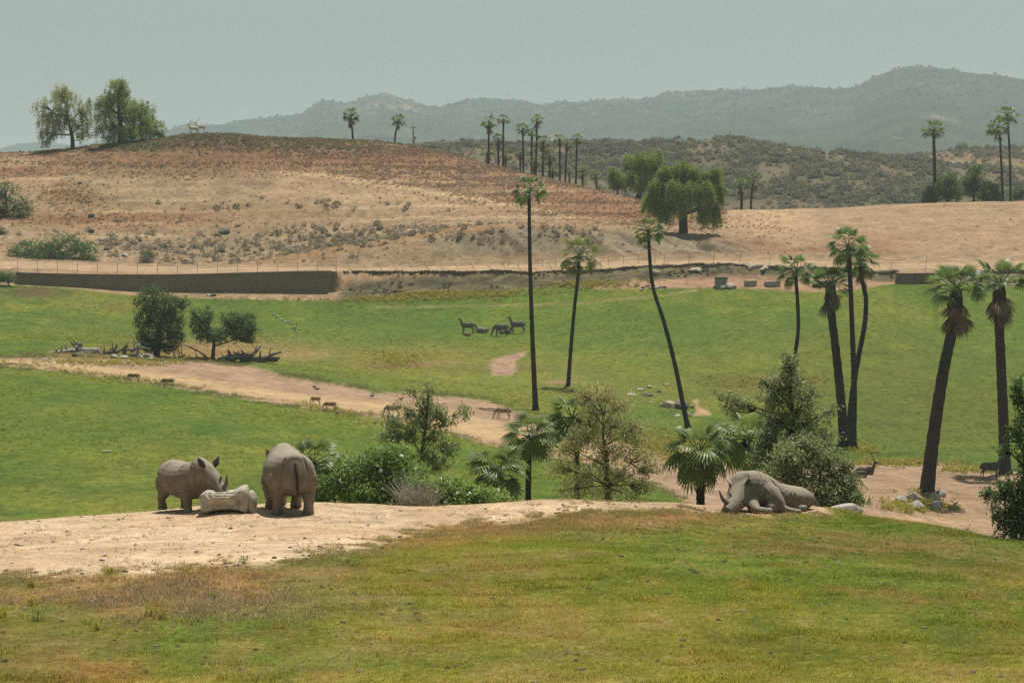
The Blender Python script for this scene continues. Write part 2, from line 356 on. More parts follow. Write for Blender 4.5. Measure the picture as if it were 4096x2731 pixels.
P_TRACK = [(-1500, 1424), (0, 1436), (300, 1452), (600, 1484), (900, 1528), (1200, 1575), (1500, 1604), (1800, 1640), (2000, 1690), (2200, 1745), (2400, 1810), (2300, 1838), (2000, 1770), (1800, 1715), (1500, 1650), (1200, 1612), (900, 1566), (600, 1520), (300, 1482), (0, 1458), (-1500, 1430)]
sd_tr = inside(P_TRACK, UG, VG + 4 * n2)
lay(smooth(-8, 10, sd_tr) * val * 0.85, lin(212, 178, 132) * ALB)
lay(np.exp(-((sd_tr - 6) / 6) ** 2) * val * smooth(-0.1, 0.3, n2) * smooth(1200, 1500, VG) * (UG < 2000) * 0.35, lin(160, 138, 84) * ALB)
lay(val * blob(UG, VG + 0.012 * (UG - 3700), 3650, 2085, 420, 24) * 0.9, lin(208, 172, 132) * ALB)
lay(val * smooth(3300, 3420, UG) * smooth(1840, 1900, VG) * np.clip(0.5 * smooth(0.0, 0.5, fbm(XG / 9, YG / 1.6, 41)), 0, 1), lin(164, 134, 96) * ALB)
P_PATCH = [(1958, 1442), (2010, 1422), (2112, 1404), (2095, 1424), (2066, 1442), (2068, 1484), (2040, 1502), (1968, 1500)]
w_patch = smooth(-5, 5, inside(P_PATCH, UG + 5 * n2, VG + 3 * n2)) * val
lay(w_patch, DIRT * 0.95)
P_POOL = [(2780, 1588), (2795, 1600), (2790, 1625), (2830, 1640), (2845, 1662), (2770, 1662), (2788, 1640), (2772, 1606)]
lay(smooth(-4, 5, inside(P_POOL, UG, VG)) * val, lin(196, 164, 124) * ALB)
# bare strip below the wall, and the thin trod across the lawn
base_v = np.interp(UG, [p[0] for p in V_WALL], [p[2] for p in V_WALL])
below = VG - base_v
wid = np.interp(UG, [0, 350, 700, 1000, 1400, 1800, 2250, 2400, 2700, 2900, 3300, 3450, 3560, 4096], [4, 4, 6, 14, 12, 8, 6, 28, 30, 24, 36, 26, 4, 3])
w_strip = smooth(1.15, 0.8, (below + 5 * n2) / wid) * val
lay(w_strip, mix(lin(206, 170, 132) * ALB, lin(186, 148, 118) * ALB, smooth(2300, 2500, UG)[..., None]))
lay(val * blob(UW, VW, 1420, 1180, 140, 11) * 0.8, lin(128, 100, 66) * ALB)
for pts, wd in (([(1500, 1229), (1700, 1226), (2000, 1222), (2300, 1215), (2500, 1195), (2680, 1178), (2800, 1158)], 3.2),):
    tv = np.interp(UG, [p[0] for p in pts], [p[1] for p in pts])
    lay(val * np.exp(-((VG + 2 * n2 - tv) / wd) ** 2) * ((UG > pts[0][0]) & (UG < pts[-1][0])) * smooth(-0.5, 0.3, n1 + smooth(1500, 2600, UG)) * 0.8, lin(176, 150, 104) * ALB)
ZONE[val] = 2
ZONE[val & (w_path > 0.5)] = 3

# bank, road and dry hill
hl = (YG >= 349) & (YG < 520)
hw = smooth(345.2, 346.2, YG) * (YG < 540)
scr = fbm(XG / 1.1, YG / 1.4, 51); strat = fbm(XG / 22, VG / 16, 52)
lay(hw, mix(lin(186, 156, 120) * ALB, lin(162, 134, 102) * ALB, smooth(-0.3, 0.4, scr)[..., None]))
bankw = smooth(345, 346, YG) * (1 - smooth(350.2, 351.2, YG)) * (1 - iswall[None])
lay(bankw, mix(lin(138, 124, 92) * ALB, lin(104, 98, 72) * ALB, smooth(-0.3, 0.4, fbm(XG / 2, YG / .8, 53))[..., None]))
roadw = smooth(350.6, 351.6, YG) * (1 - smooth(362, 364, YG))
lay(roadw, mix(lin(206, 172, 136) * ALB, lin(190, 158, 122) * ALB, smooth(-0.3, 0.5, n2)[..., None]))
up = smooth(364, 368, YG) * (YG < 540)
# dry brush on the upper hill, banded
v_lim = np.interp(UG, [0, 300, 700, 1000, 1200, 1500, 1900, 2150, 2400, 2560], [700, 690, 700, 690, 680, 745, 815, 845, 870, 895])
rw = up * smooth(30, -20, VG + 22 * n1 + 10 * scr - v_lim) * (UG < 2900)
lay(rw * np.clip(0.72 + 0.5 * scr, 0, 1), mix(RUST, lin(160, 120, 90) * ALB, smooth(-0.3, 0.4, n1)[..., None]))
for cu, cw, su, sv, w, col in [(420, 870, 380, 24, .75, lin(150, 92, 56)), (260, 760, 70, 30, .9, lin(132, 88, 50)), (330, 800, 110, 26, .7, lin(140, 100, 54)), (1000, 850, 420, 16, .5, lin(160, 112, 74)), (500, 905, 320, 24, .5, lin(156, 108, 72)),
        (80, 690, 160, 16, .7, lin(152, 98, 64)), (700, 635, 420, 22, .6, lin(138, 92, 58)), (1500, 640, 420, 26, .6, lin(150, 98, 66)), (2200, 800, 260, 34, .8, lin(158, 104, 74)), (2500, 850, 200, 40, .8, lin(164, 112, 82)),
        (900, 565, 340, 26, .8, lin(108, 92, 58)), (1250, 590, 330, 24, .65, lin(112, 88, 58)), (560, 590, 160, 16, .9, lin(92, 92, 52)), (1650, 600, 160, 14, .5, lin(128, 96, 62)), (2150, 1010, 500, 16, .7, lin(142, 100, 62)), (900, 980, 400, 50, .45, lin(132, 120, 90)),
        (3450, 965, 160, 30, .75, lin(150, 98, 68)), (3300, 1000, 300, 12, .6, lin(146, 96, 62)), (2950, 975, 160, 18, .7, lin(150, 102, 70)), (3500, 1015, 90, 8, .6, lin(128, 90, 54)), (2700, 1000, 260, 14, .5, lin(156, 114, 82)), (2800, 1020, 300, 10, .5, lin(168, 120, 92))]:
    lay(up * np.clip(blob(UG + 20 * scr + 30 * n1, VG + 8 * scr, cu, cw, su, sv) * 1.25, 0, 1) * w, col * ALB)
lay(up * smooth(0.15, 0.5, strat) * 0.35 * (VG > 690) * (UG < 2700), lin(152, 132, 96) * ALB)
lay(up * np.exp(-((VG - np.interp(UG, [-1500, 0, 1100, 1300, 1600, 1900, 2150, 2600], [600, 640, 688, 702, 750, 795, 842, 920])) / np.interp(UG, [0, 1100, 1300, 2200], [3, 7, 12, 9])) ** 2) * smooth(1050, 1150, UG) * (UG < 2300) * 0.95, lin(228, 194, 148) * ALB)
lay(up * blob(UW, VW, 20, 645, 130, 18) * 0.9, lin(206, 172, 132) * ALB)
lay(up * blob(UW, VW, 1700, 790, 520, 40) * 0.55 * (VG > np.interp(UG, [1100, 1300, 1600, 1900, 2150], [692, 706, 752, 797, 842])), lin(206, 172, 130) * ALB)
# grey cut face of the mound and its orange crest
mc = np.interp(UG, [p[0] for p in V_MOUND], [p[2] for p in V_MOUND])
onm = up * (YG < 378) * smooth(940, 1000, UG)
lay(onm * (UG < 3000) * smooth(40, 0, VG - mc) * 0.7 * (1 - smooth(2250, 2500, UG)), lin(172, 128, 80) * ALB)
gm = onm * smooth(0, 14, VG - mc - 10 + 14 * n2) * smooth(1640, 1800, UG) * (1 - smooth(2850, 3100, UG)) * (1 - smooth(1010, 1030, VG))
lay(gm * 0.9, mix(lin(158, 143, 116) * ALB, lin(92, 84, 66) * ALB, smooth(0.0, 0.3, fbm((XG + .8 * YG) / 1.5, (YG - .3 * XG) / 5, 55))[..., None]))
lay(up * smooth(3000, 3200, UG) * smooth(990, 960, VG) * 0.55, lin(194, 158, 122) * ALB)
lay(up * smooth(2780, 2980, UG) * (1 - smooth(3120, 3350, UG)) * (YG > 372) * smooth(960, 900, VG + 10 * n1) * 0.8, lin(214, 176, 136) * ALB)
ruts = np.exp(-(((UG - np.interp(VG, [838, 870, 900, 945], [2985, 2940, 2890, 2800])) / 9) ** 2)) + np.exp(-(((UG - np.interp(VG, [838, 870, 900, 945], [3030, 3000, 2950, 2880])) / 9) ** 2))
lay(up * np.clip(ruts, 0, 1) * (VG < 950) * 0.45, lin(168, 134, 98) * ALB)
furrow = np.sin((VG + 0.03 * UG) / 5.5 + 3 * n1) * smooth(3150, 3400, UG) * (VG < 980)
lay(up * np.clip(furrow, 0, 1) * 0.25, lin(160, 130, 96) * ALB)
lay(up * .16, lin(186, 160, 130) * ALB)
terr = smooth(.55, .95, np.sin((VG + 14 * n1 + .02 * UG) / 7.5)) * smooth(690, 720, VG) * (VG < 960) * (UG < 2300) * smooth(-.3, .3, n3 + .5 * n1)
lay(up * (YG > 380) * terr * .55, lin(214, 184, 144) * ALB)
terr2 = smooth(.6, .95, np.sin((VG + 14 * n1 + .02 * UG) / 7.5 + 2.4)) * smooth(690, 720, VG) * (VG < 980) * (UG < 2300) * smooth(-.2, .4, n3 - .4 * n1)
lay(up * (YG > 380) * terr2 * .35, lin(140, 118, 92) * ALB)
ZONE[YG >= 347] = 4
ZONE[(roadw > 0.5)] = 5
ch = YG >= 540
lay(smooth(535, 560, YG), mix(lin(124, 112, 84) * ALB, lin(98, 94, 70) * ALB, smooth(-0.3, 0.3, fbm(XG / 12, YG / 20, 61))[..., None]))
lay(smooth(860, 900, YG) * smooth(3500, 3700, UG), lin(146, 124, 90) * ALB)
rv = np.interp(UG, [3600, 3800, 3950, 4096, 4600], [668, 652, 662, 682, 740])
lay(smooth(870, 890, YG) * np.exp(-((VG - rv) / 5) ** 2) * (UG > 3700), lin(205, 180, 145) * ALB)
ZONE[ch] = 6
COLG = np.clip(C * (1 + 0.10 * n4[..., None] + 0.06 * n2[..., None]), 0, 1)

g = NT('ground_cover')
gc = g.n('ShaderNodeAttribute', attribute_name='col').outputs['Color']
geo = g.n('ShaderNodeNewGeometry').outputs['Position']
f1 = g.noise(9.0, 6, 0.7, geo); f2 = g.noise(1.3, 5, 0.65, geo); f3 = g.noise(0.22, 4, 0.6, geo)
gcol = g.mixc(gc, g.ramp(f1, [(0.25, (.55, .55, .55)), (0.75, (1.42, 1.42, 1.42))]), 1.0, 'MULTIPLY')
gcol = g.mixc(gcol, g.ramp(f2, [(0.28, (.68, .67, .66)), (0.72, (1.3, 1.3, 1.3))]), 1.0, 'MULTIPLY')
gcol = g.mixc(gcol, g.ramp(f3, [(0.3, (.86, .87, .88)), (0.7, (1.13, 1.12, 1.1))]), 1.0, 'MULTIPLY')
bh = g.mixc(f1, f2, 0.6)
M_GROUND = g.bsdf(gcol, 0.95, bh, 0.6, 0.12, spec=0.1)

# normals of the whole sheet, so that the pieces join without a seam
P = np.stack([XG, YG, ZG], -1)
du = np.gradient(P, axis=1); dv = np.gradient(P, axis=0)
NRM = np.cross(du, dv); NRM /= np.linalg.norm(NRM, axis=-1, keepdims=True)
NR, NC = SHAPE
idx = np.arange(NR * NC).reshape(NR, NC)
quads = np.stack([idx[:-1, :-1], idx[:-1, 1:], idx[1:, 1:], idx[1:, :-1]], -1).reshape(-1, 4)
fz = ZONE[:-1, :-1].ravel()
PF = P.reshape(-1, 3); CF = COLG.reshape(-1, 3); NF = NRM.reshape(-1, 3)
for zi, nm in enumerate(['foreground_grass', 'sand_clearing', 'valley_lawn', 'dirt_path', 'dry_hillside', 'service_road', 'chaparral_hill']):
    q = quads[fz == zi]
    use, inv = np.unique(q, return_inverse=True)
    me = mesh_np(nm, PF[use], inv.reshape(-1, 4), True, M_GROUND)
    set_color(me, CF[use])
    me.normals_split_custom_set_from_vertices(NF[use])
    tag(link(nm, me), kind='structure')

# ------------------------------------------------------------------ far mountains and the plain below them
S = PW / 2352.0
SKY_L = [(-900, 330), (-300, 345), (0, 341), (40, 330), (110, 326), (180, 335), (300, 310), (380, 301), (430, 287), (500, 289), (560, 276), (640, 268), (690, 262), (740, 234), (800, 236), (850, 222), (885, 217), (925, 226), (960, 236), (1010, 246), (1065, 230), (1130, 228), (1200, 233), (1245, 241), (1300, 236),
         (1430, 230), (1490, 227), (1530, 213), (1600, 208), (1700, 205), (1800, 203), (1880, 203), (1915, 206), (1960, 203), (2010, 181), (2060, 161), (2090, 155), (2112, 161), (2142, 155), (2200, 168), (2300, 178), (2352, 183), (2600, 215), (3000, 190), (3300, 240)]
um = np.arange(-1500, 5600, 14.0)
sv_ = np.interp(um, [p[0] * S for p in SKY_L], [p[1] * S for p in SKY_L])
dcm = np.interp(um, [-1500, 600, 700, 1500, 2600, 3400, 4300, 5600], [6000, 6000, 5000, 4900, 4700, 4300, 4000, 4000])
ts = np.concatenate([np.linspace(0, 1, 90), np.linspace(1.03, 1.5, 12)])
UM, TM = np.meshgrid(um, ts)
DM = 1250 + (dcm[None] - 1250) * TM
ZC = Zv(sv_, dcm)[None]
prof = np.where(TM <= 1, np.power(np.clip(TM, 0, 1), 1.35), 1 - (TM - 1) * 1.3)
ZM = -28 + (ZC + 28) * prof
XM = (UM - PW / 2) / FPX * DM
atcrest = np.exp(-((TM - 1) / 0.13) ** 2)
gul = 1 - np.abs(fbm(XM / 330 + 0.3 * fbm(XM / 500, DM / 500, 72), DM / 900, 71, 5, 0.55))
ZM += (1 - atcrest) * smooth(0, 0.2, TM) * (55 * (gul - 0.85) + 10 * fbm(XM / 90, DM / 120, 73))
ZM += atcrest * (4.0 * fbm(XM / 60, DM / 90, 74) + 2.5 * smooth(0.1, 0.6, fbm(XM / 24, DM / 90, 75)))
ZM += 2.2 * np.abs(fbm(XM / 12, DM / 18, 76)) * smooth(0.02, 0.1, TM)
colm = mix(lin(96, 98, 72) * ALB, lin(74, 86, 64) * ALB, smooth(-0.4, 0.3, fbm(XM / 60, DM / 90, 77) + 0.3 * fbm(XM / 14, DM / 20, 78))[..., None])
rk = .7 * smooth(0.5, 0.7, fbm(XM / 55, DM / 110, 79)) * 0.8
rk = np.maximum(rk, 0.8 * blob(UM, TM, 1560, 0.93, 140, 0.06) * smooth(-0.1, 0.4, fbm(XM / 30, DM / 40, 80)))
colm = mix(colm, lin(186, 160, 124) * ALB, rk[..., None])
idm = np.arange(UM.size).reshape(UM.shape)
qm = np.stack([idm[:-1, :-1], idm[:-1, 1:], idm[1:, 1:], idm[1:, :-1]], -1).reshape(-1, 4)
mm = NT('mountain_scrub')
mc_ = mm.n('ShaderNodeAttribute', attribute_name='col').outputs['Color']
mp = mm.n('ShaderNodeNewGeometry').outputs['Position']
m1 = mm.noise(0.16, 5, 0.7, mp); m2 = mm.noise(0.02, 4, 0.6, mp)
mcol = mm.mixc(mc_, mm.ramp(m1, [(0.32, (.62, .64, .63)), (0.66, (1.25, 1.23, 1.2))]), 1.0, 'MULTIPLY')
mcol = mm.mixc(mcol, mm.ramp(m2, [(0.3, (.75, .78, .8)), (0.7, (1.2, 1.18, 1.12))]), 1.0, 'MULTIPLY')
M_MTN = mm.bsdf(mcol, 1.0, m1, 1.0, 4.0, spec=0.0)
me = mesh_np('mountain_range', np.stack([XM, DM, ZM], -1).reshape(-1, 3), qm, True, M_MTN)
set_color(me, colm.reshape(-1, 3)); tag(link('mountain_range', me), kind='structure')
pl = mesh_np('plain', np.array([(-4400, -300, -46), (4400, -300, -46), (4400, 9300, -46), (-4400, 9300, -46)]), np.array([[0, 1, 2, 3]]), False, M_MTN)
set_color(pl, np.tile(lin(120, 112, 76) * ALB, (4, 1))); tag(link('plain', pl), kind='structure')

# the air between here and the mountains
hz = NT('haze_air')
vol = hz.n('ShaderNodeVolumePrincipled')
vol.inputs['Color'].default_value = (0.82, 0.95, 0.98, 1); vol.inputs['Density'].default_value = 0.00013; vol.inputs['Anisotropy'].default_value = 0.1
hz.l(vol.outputs[0], hz.out.inputs['Volume'])
hx = np.array([(-4500, -400, -47), (4500, -400, -47), (4500, 9400, -47), (-4500, 9400, -47), (-4500, -400, 285), (4500, -400, 285), (4500, 9400, 285), (-4500, 9400, 285)])
hf = np.array([(0, 3, 2, 1), (4, 5, 6, 7), (0, 1, 5, 4), (1, 2, 6, 5), (2, 3, 7, 6), (3, 0, 4, 7)])
tag(link('haze', mesh_np('haze', hx, hf, False, hz.m)), kind='stuff')
# ------------------------------------------------------------------ shape kit
def rng(seed): return np.random.default_rng(seed)
class Geo:
    """collects vertices and faces for one mesh"""
    def __init__(s): s.v = []; s.f = {3: [], 4: []}; s.n = 0; s.c = []
    def add(s, v, f, col=None):
        v = np.asarray(v, float).reshape(-1, 3)
        fl = f if isinstance(f, list) else [f]
        for a in fl:
            a = np.asarray(a, int)
            if len(a): s.f[a.shape[1]].append(a + s.n)
        s.v.append(v); s.n += len(v)
        s.c.append(np.tile(col if col is not None else (1, 1, 1), (len(v), 1)) if col is None or np.ndim(col) == 1 else col)
        return s
    def mesh(s, name, mat=None, smooth_shade=True, color=False):
        fl = [np.concatenate(a) for a in s.f.values() if a]
        me = mesh_np(name, np.concatenate(s.v), fl, smooth_shade, mat)
        if color: set_color(me, np.concatenate(s.c))
        return me
def tube(pts, rad, sides=8, cap=True, rad2=None, side=None):
    """loft of ellipses along a path; rad across 'side', rad2 the other way"""
    p = np.asarray(pts, float); n = len(p)
    r1 = np.broadcast_to(np.asarray(rad, float), (n,)); r2 = r1 if rad2 is None else np.broadcast_to(np.asarray(rad2, float), (n,))
    t = np.gradient(p, axis=0); t /= np.linalg.norm(t, axis=1, keepdims=True) + 1e-9
    if side is None:
        side = np.array([1.0, 0, 0]) if abs(t[0][0]) < 0.8 else np.array([0, 1.0, 0])
    a = np.linspace(0, 2 * math.pi, sides, endpoint=False)
    V = []
    for i in range(n):
        s_ = side - t[i] * np.dot(side, t[i]); s_ = s_ / (np.linalg.norm(s_) + 1e-9); u_ = np.cross(t[i], s_)
        V.append(p[i] + np.outer(np.cos(a), s_) * r1[i] + np.outer(np.sin(a), u_) * r2[i])
    V = np.concatenate(V)
    i = np.arange(n - 1)[:, None] * sides; j = np.arange(sides)[None]; k = (j + 1) % sides
    Q = np.stack([i + j, i + k, i + sides + k, i + sides + j], -1).reshape(-1, 4)
    fl = [Q]
    if cap:
        V = np.concatenate([V, p[:1], p[-1:]]); j = np.arange(sides); k = (j + 1) % sides
        T = np.concatenate([np.stack([np.full(sides, n * sides), k, j], -1), np.stack([np.full(sides, n * sides + 1), (n - 1) * sides + j, (n - 1) * sides + k], -1)])
        fl.append(T)
    return V, fl
def bez(pts, n):
    """smooth path through points"""
    p = np.asarray(pts, float)
    if len(p) == 2: return np.linspace(p[0], p[1], n)
    d = np.concatenate([[0], np.cumsum(np.linalg.norm(np.diff(p, axis=0), axis=1))])
    x = np.linspace(0, d[-1], n)
    m = np.gradient(p, d, axis=0)
    i = np.clip(np.searchsorted(d, x, 'right') - 1, 0, len(p) - 2); h = (d[i + 1] - d[i])[:, None]; t = ((x - d[i])[:, None]) / h
    return (2 * t ** 3 - 3 * t ** 2 + 1) * p[i] + (t ** 3 - 2 * t ** 2 + t) * h * m[i] + (-2 * t ** 3 + 3 * t ** 2) * p[i + 1] + (t ** 3 - t ** 2) * h * m[i + 1]
def box(cx, cy, cz, sx, sy, sz):
    s = np.array([(-1, -1, -1), (1, -1, -1), (1, 1, -1), (-1, 1, -1), (-1, -1, 1), (1, -1, 1), (1, 1, 1), (-1, 1, 1)]) * 0.5
    return s * (sx, sy, sz) + (cx, cy, cz), np.array([(0, 3, 2, 1), (4, 5, 6, 7), (0, 1, 5, 4), (1, 2, 6, 5), (2, 3, 7, 6), (3, 0, 4, 7)])

import bmesh
_ico = {}
def ico(sub):
    if sub not in _ico:
        bm = bmesh.new(); bmesh.ops.create_icosphere(bm, subdivisions=sub, radius=1.0)
        v = np.array([x.co[:] for x in bm.verts]); f = np.array([[a.index for a in x.verts] for x in bm.faces]); bm.free(); _ico[sub] = (v, f)
    return _ico[sub]
def n3d(p, seed):
    return (fbm(p[:, 0] + p[:, 2] * 0.7, p[:, 1] - p[:, 2] * 0.6, seed, 3) + fbm(p[:, 2] + 3.1, p[:, 0] - p[:, 1] * 0.5, seed + 9, 3)) * 0.7
def rock_mesh(name, seed, sx, sy, sz, mat, sub=2, rough=0.3):
    v, f = ico(sub); r = rng(seed)
    v = v * (1 + rough * n3d(v * 1.3 + seed, seed))[:, None]
    for _ in range(7):                         # broken faces
        d = r.normal(size=3); d /= np.linalg.norm(d); k = 0.55 + 0.3 * r.random()
        e = v @ d; v = v - np.outer(np.maximum(e - k, 0) * 0.85, d)
    v = v * (sx, sy, sz)
    return mesh_np(name, v, f, False, mat)

# ------------------------------------------------------------------ materials
def bark(name, a, b, rings=False, scale=6.0):
    m = NT(name); o = objvec(m)
    f = m.noise(scale, 5, 0.65, o)
    if rings:
        w = m.n('ShaderNodeTexWave', wave_type='BANDS', bands_direction='Z'); w.inputs['Scale'].default_value = 2.2; w.inputs['Distortion'].default_value = 9.0; w.inputs['Detail'].default_value = 3
        m.l(o, w.inputs['Vector']); f = m.mixc(f, w.outputs['Fac'], 0.22)
    return m.bsdf(m.ramp(f, [(0.3, a), (0.75, b)]), 0.92, f, 0.7, 0.05, spec=0.1)
def leafmat(name, a, b, rough=0.5, spec=0.35, trans=0.25, attr=False):
    m = NT(name); o = m.n('ShaderNodeNewGeometry').outputs['Position']
    rnd = m.n('ShaderNodeNewGeometry').outputs['Random Per Island']
    c = m.mixc(a, b, rnd)
    f = m.noise(0.9, 3, 0.6, o)
    c = m.mixc(c, m.ramp(f, [(0.3, (.75, .8, .8)), (0.7, (1.25, 1.2, 1.1))]), 1.0, 'MULTIPLY')
    return m.bsdf(c, rough, spec=spec, trans=trans)
M_PALMTRUNK = bark('palm_bark', (.030, .026, .021), (.072, .062, .050), True)
M_PALMTRUNK2 = bark('palm_bark_shaggy', (.026, .021, .016), (.08, .062, .044), True, 9)
M_BARK = bark('grey_bark', (.07, .06, .045), (.17, .15, .12))
M_DARKBARK = bark('dark_bark', (.035, .03, .022), (.085, .07, .05))
M_DEADWOOD = bark('weathered_wood', (.18, .155, .125), (.46, .41, .34), False, 4)
M_DARKWOOD = bark('dark_driftwood', (.08, .07, .058), (.24, .21, .175), False, 4)
M_FROND = leafmat('palm_frond_leaf', (0.114, 0.177, 0.045), (0.177, 0.238, 0.067), 0.42, 0.45, 0.42)
M_FRONDY = leafmat('palm_frond_olive', (0.165, 0.199, 0.057), (0.248, 0.248, 0.083), 0.45, 0.4, 0.42)
M_FRONDB = leafmat('palm_frond_bright', (.13, .19, .05), (.21, .26, .075), 0.42, 0.45, 0.45)
M_DEADFROND = leafmat('palm_frond_dry', (0.126, 0.084, 0.047), (0.242, 0.179, 0.116), 0.7, 0.2, 0.2)
M_PETIOLE = NT('palm_stalk').bsdf((.16, .14, .05), 0.5)
M_PEPPER = leafmat('pepper_tree_leaf', (0.173, 0.254, 0.057), (0.405, 0.467, 0.121), 0.6, 0.25, 0.32)
M_PEPPER2 = leafmat('pepper_tree_sparse_leaf', (0.271, 0.302, 0.095), (0.479, 0.463, 0.192), 0.6, 0.25, 0.45)
M_OAK = leafmat('dark_evergreen_leaf', (0.059, 0.115, 0.039), (0.137, 0.204, 0.059), 0.5, 0.3, 0.3)
M_OLEANDER = leafmat('oleander_leaf', (0.179, 0.283, 0.065), (0.324, 0.421, 0.114), 0.45, 0.35, 0.42)
M_EUC = leafmat('gum_leaf', (0.200, 0.246, 0.107), (0.369, 0.400, 0.185), 0.45, 0.4, 0.4)
M_SAPLING = leafmat('sparse_gum_leaf', (0.308, 0.308, 0.126), (0.531, 0.502, 0.237), 0.45, 0.4, 0.42)
M_SHRUB = leafmat('dark_shrub_leaf', (0.091, 0.169, 0.056), (0.185, 0.261, 0.079), 0.5, 0.3, 0.35)
M_FLOWER = NT('white_flower').bsdf((.80, .79, .72), 0.6)
M_ROCK = None
def rockmat(name, a, b, c):
    m = NT(name); o = m.n('ShaderNodeNewGeometry').outputs['Position']
    f = m.noise(2.2, 7, 0.7, o); h = m.noise(9, 5, 0.7, o)
    col = m.ramp(f, [(0.25, a), (0.5, b), (0.75, c)])
    col = m.mixc(col, m.ramp(h, [(0.3, (.7, .7, .7)), (0.7, (1.2, 1.2, 1.2))]), 1.0, 'MULTIPLY')
    return m.bsdf(col, 0.92, m.mixc(f, h, 0.5), 0.9, 0.12, spec=0.15)
M_ROCK = rockmat('pale_granite', (.22, .195, .155), (.42, .38, .31), (.58, .54, .46))
M_SANDSTONE = rockmat('tan_sandstone', (.22, .185, .13), (.42, .36, .265), (.55, .48, .36))
M_PALEROCK = rockmat('pale_sandstone', (.30, .26, .20), (.50, .44, .34), (.62, .56, .45))
M_DARKROCK = rockmat('dark_rock', (.06, .055, .045), (.14, .125, .10), (.22, .20, .165))
M_WALL = rockmat('earth_brown_concrete', (.22, .15, .105), (.27, .19, .135), (.32, .235, .17))
M_METAL = NT('weathered_steel').bsdf((.10, .09, .075), 0.6, spec=0.4)
M_WOODPOST = bark('pale_post_wood', (.22, .19, .15), (.42, .38, .31), False, 5)

# ------------------------------------------------------------------ palms
def frond_mesh(name, leafm, seed, droop, nseg=20, stalk=0.88, fan=0.78, spread=112, nod=(12, 8)):
    r = rng(seed); G = Geo()
    sx = np.linspace(0, stalk, 5); sz = -0.10 * droop * sx ** 2
    v, f = tube(np.stack([sx, 0 * sx, sz], -1), np.linspace(.030, .016, 5), 4, False); G.add(v, f)
    hub = np.array([stalk, 0, sz[-1]]); slope = -0.20 * droop
    nd_ = R(nod[0] + nod[1] * droop); cb, sb = math.cos(nd_), math.sin(nd_)     # the blade nods on its stalk
    an = np.radians(np.linspace(-spread, spread, nseg + 1)); an = an + r.normal(0, .02, nseg + 1)
    def pt(a, rad, lift):
        x = math.cos(a) * rad; y = math.sin(a) * rad * 0.92
        rr = math.hypot(x, y)
        z = slope * x - droop * 0.36 * rr ** 2 + lift - 0.10 * abs(y)
        return hub + np.array([x * cb + z * sb, y, z * cb - x * sb])
    for k in range(nseg):
        a0, a1 = an[k], an[k + 1]; am = 0.5 * (a0 + a1)
        L = fan * (0.78 + 0.22 * math.cos(am * 0.7)) * (0.92 + 0.16 * r.random())
        r1 = 0.52 * L
        lift = 0.028
        vs = [hub, pt(a0, r1, 0), pt(am, r1, lift), pt(a1, r1, 0), pt(mix(a0, am, .35), 0.8 * L, -0.02 * droop), pt(mix(am, a1, .65), 0.8 * L, -0.02 * droop), pt(am + r.normal(0, .03), L * 1.12, -0.13 * droop - 0.10 * r.random() * droop)]
        G.add(vs, [np.array([(0, 1, 2), (0, 2, 3), (1, 4, 2), (2, 5, 3), (4, 6, 5), (2, 4, 5)])])
    return G.mesh(name, leafm, False)
FRONDS = {}
for key, m in (('green', M_FROND), ('olive', M_FRONDY), ('dry', M_DEADFROND), ('bright', M_FRONDB)):
    FRONDS[key] = [frond_mesh('frond_' + key, m, 10 + i, d, 18, *((.88, .80, 112, (12, 8)) if key == 'bright' else (1.0, .64, 106, (2, 6)))) for i, d in enumerate((0.3, 0.65, 0.85, 0.7))]
FRONDS['dry'] = [frond_mesh('frond_dry', M_DEADFROND, 40 + i, d, 12, 0.4, 1.0, 48, (0, 4)) for i, d in enumerate((0.12, 0.35))]

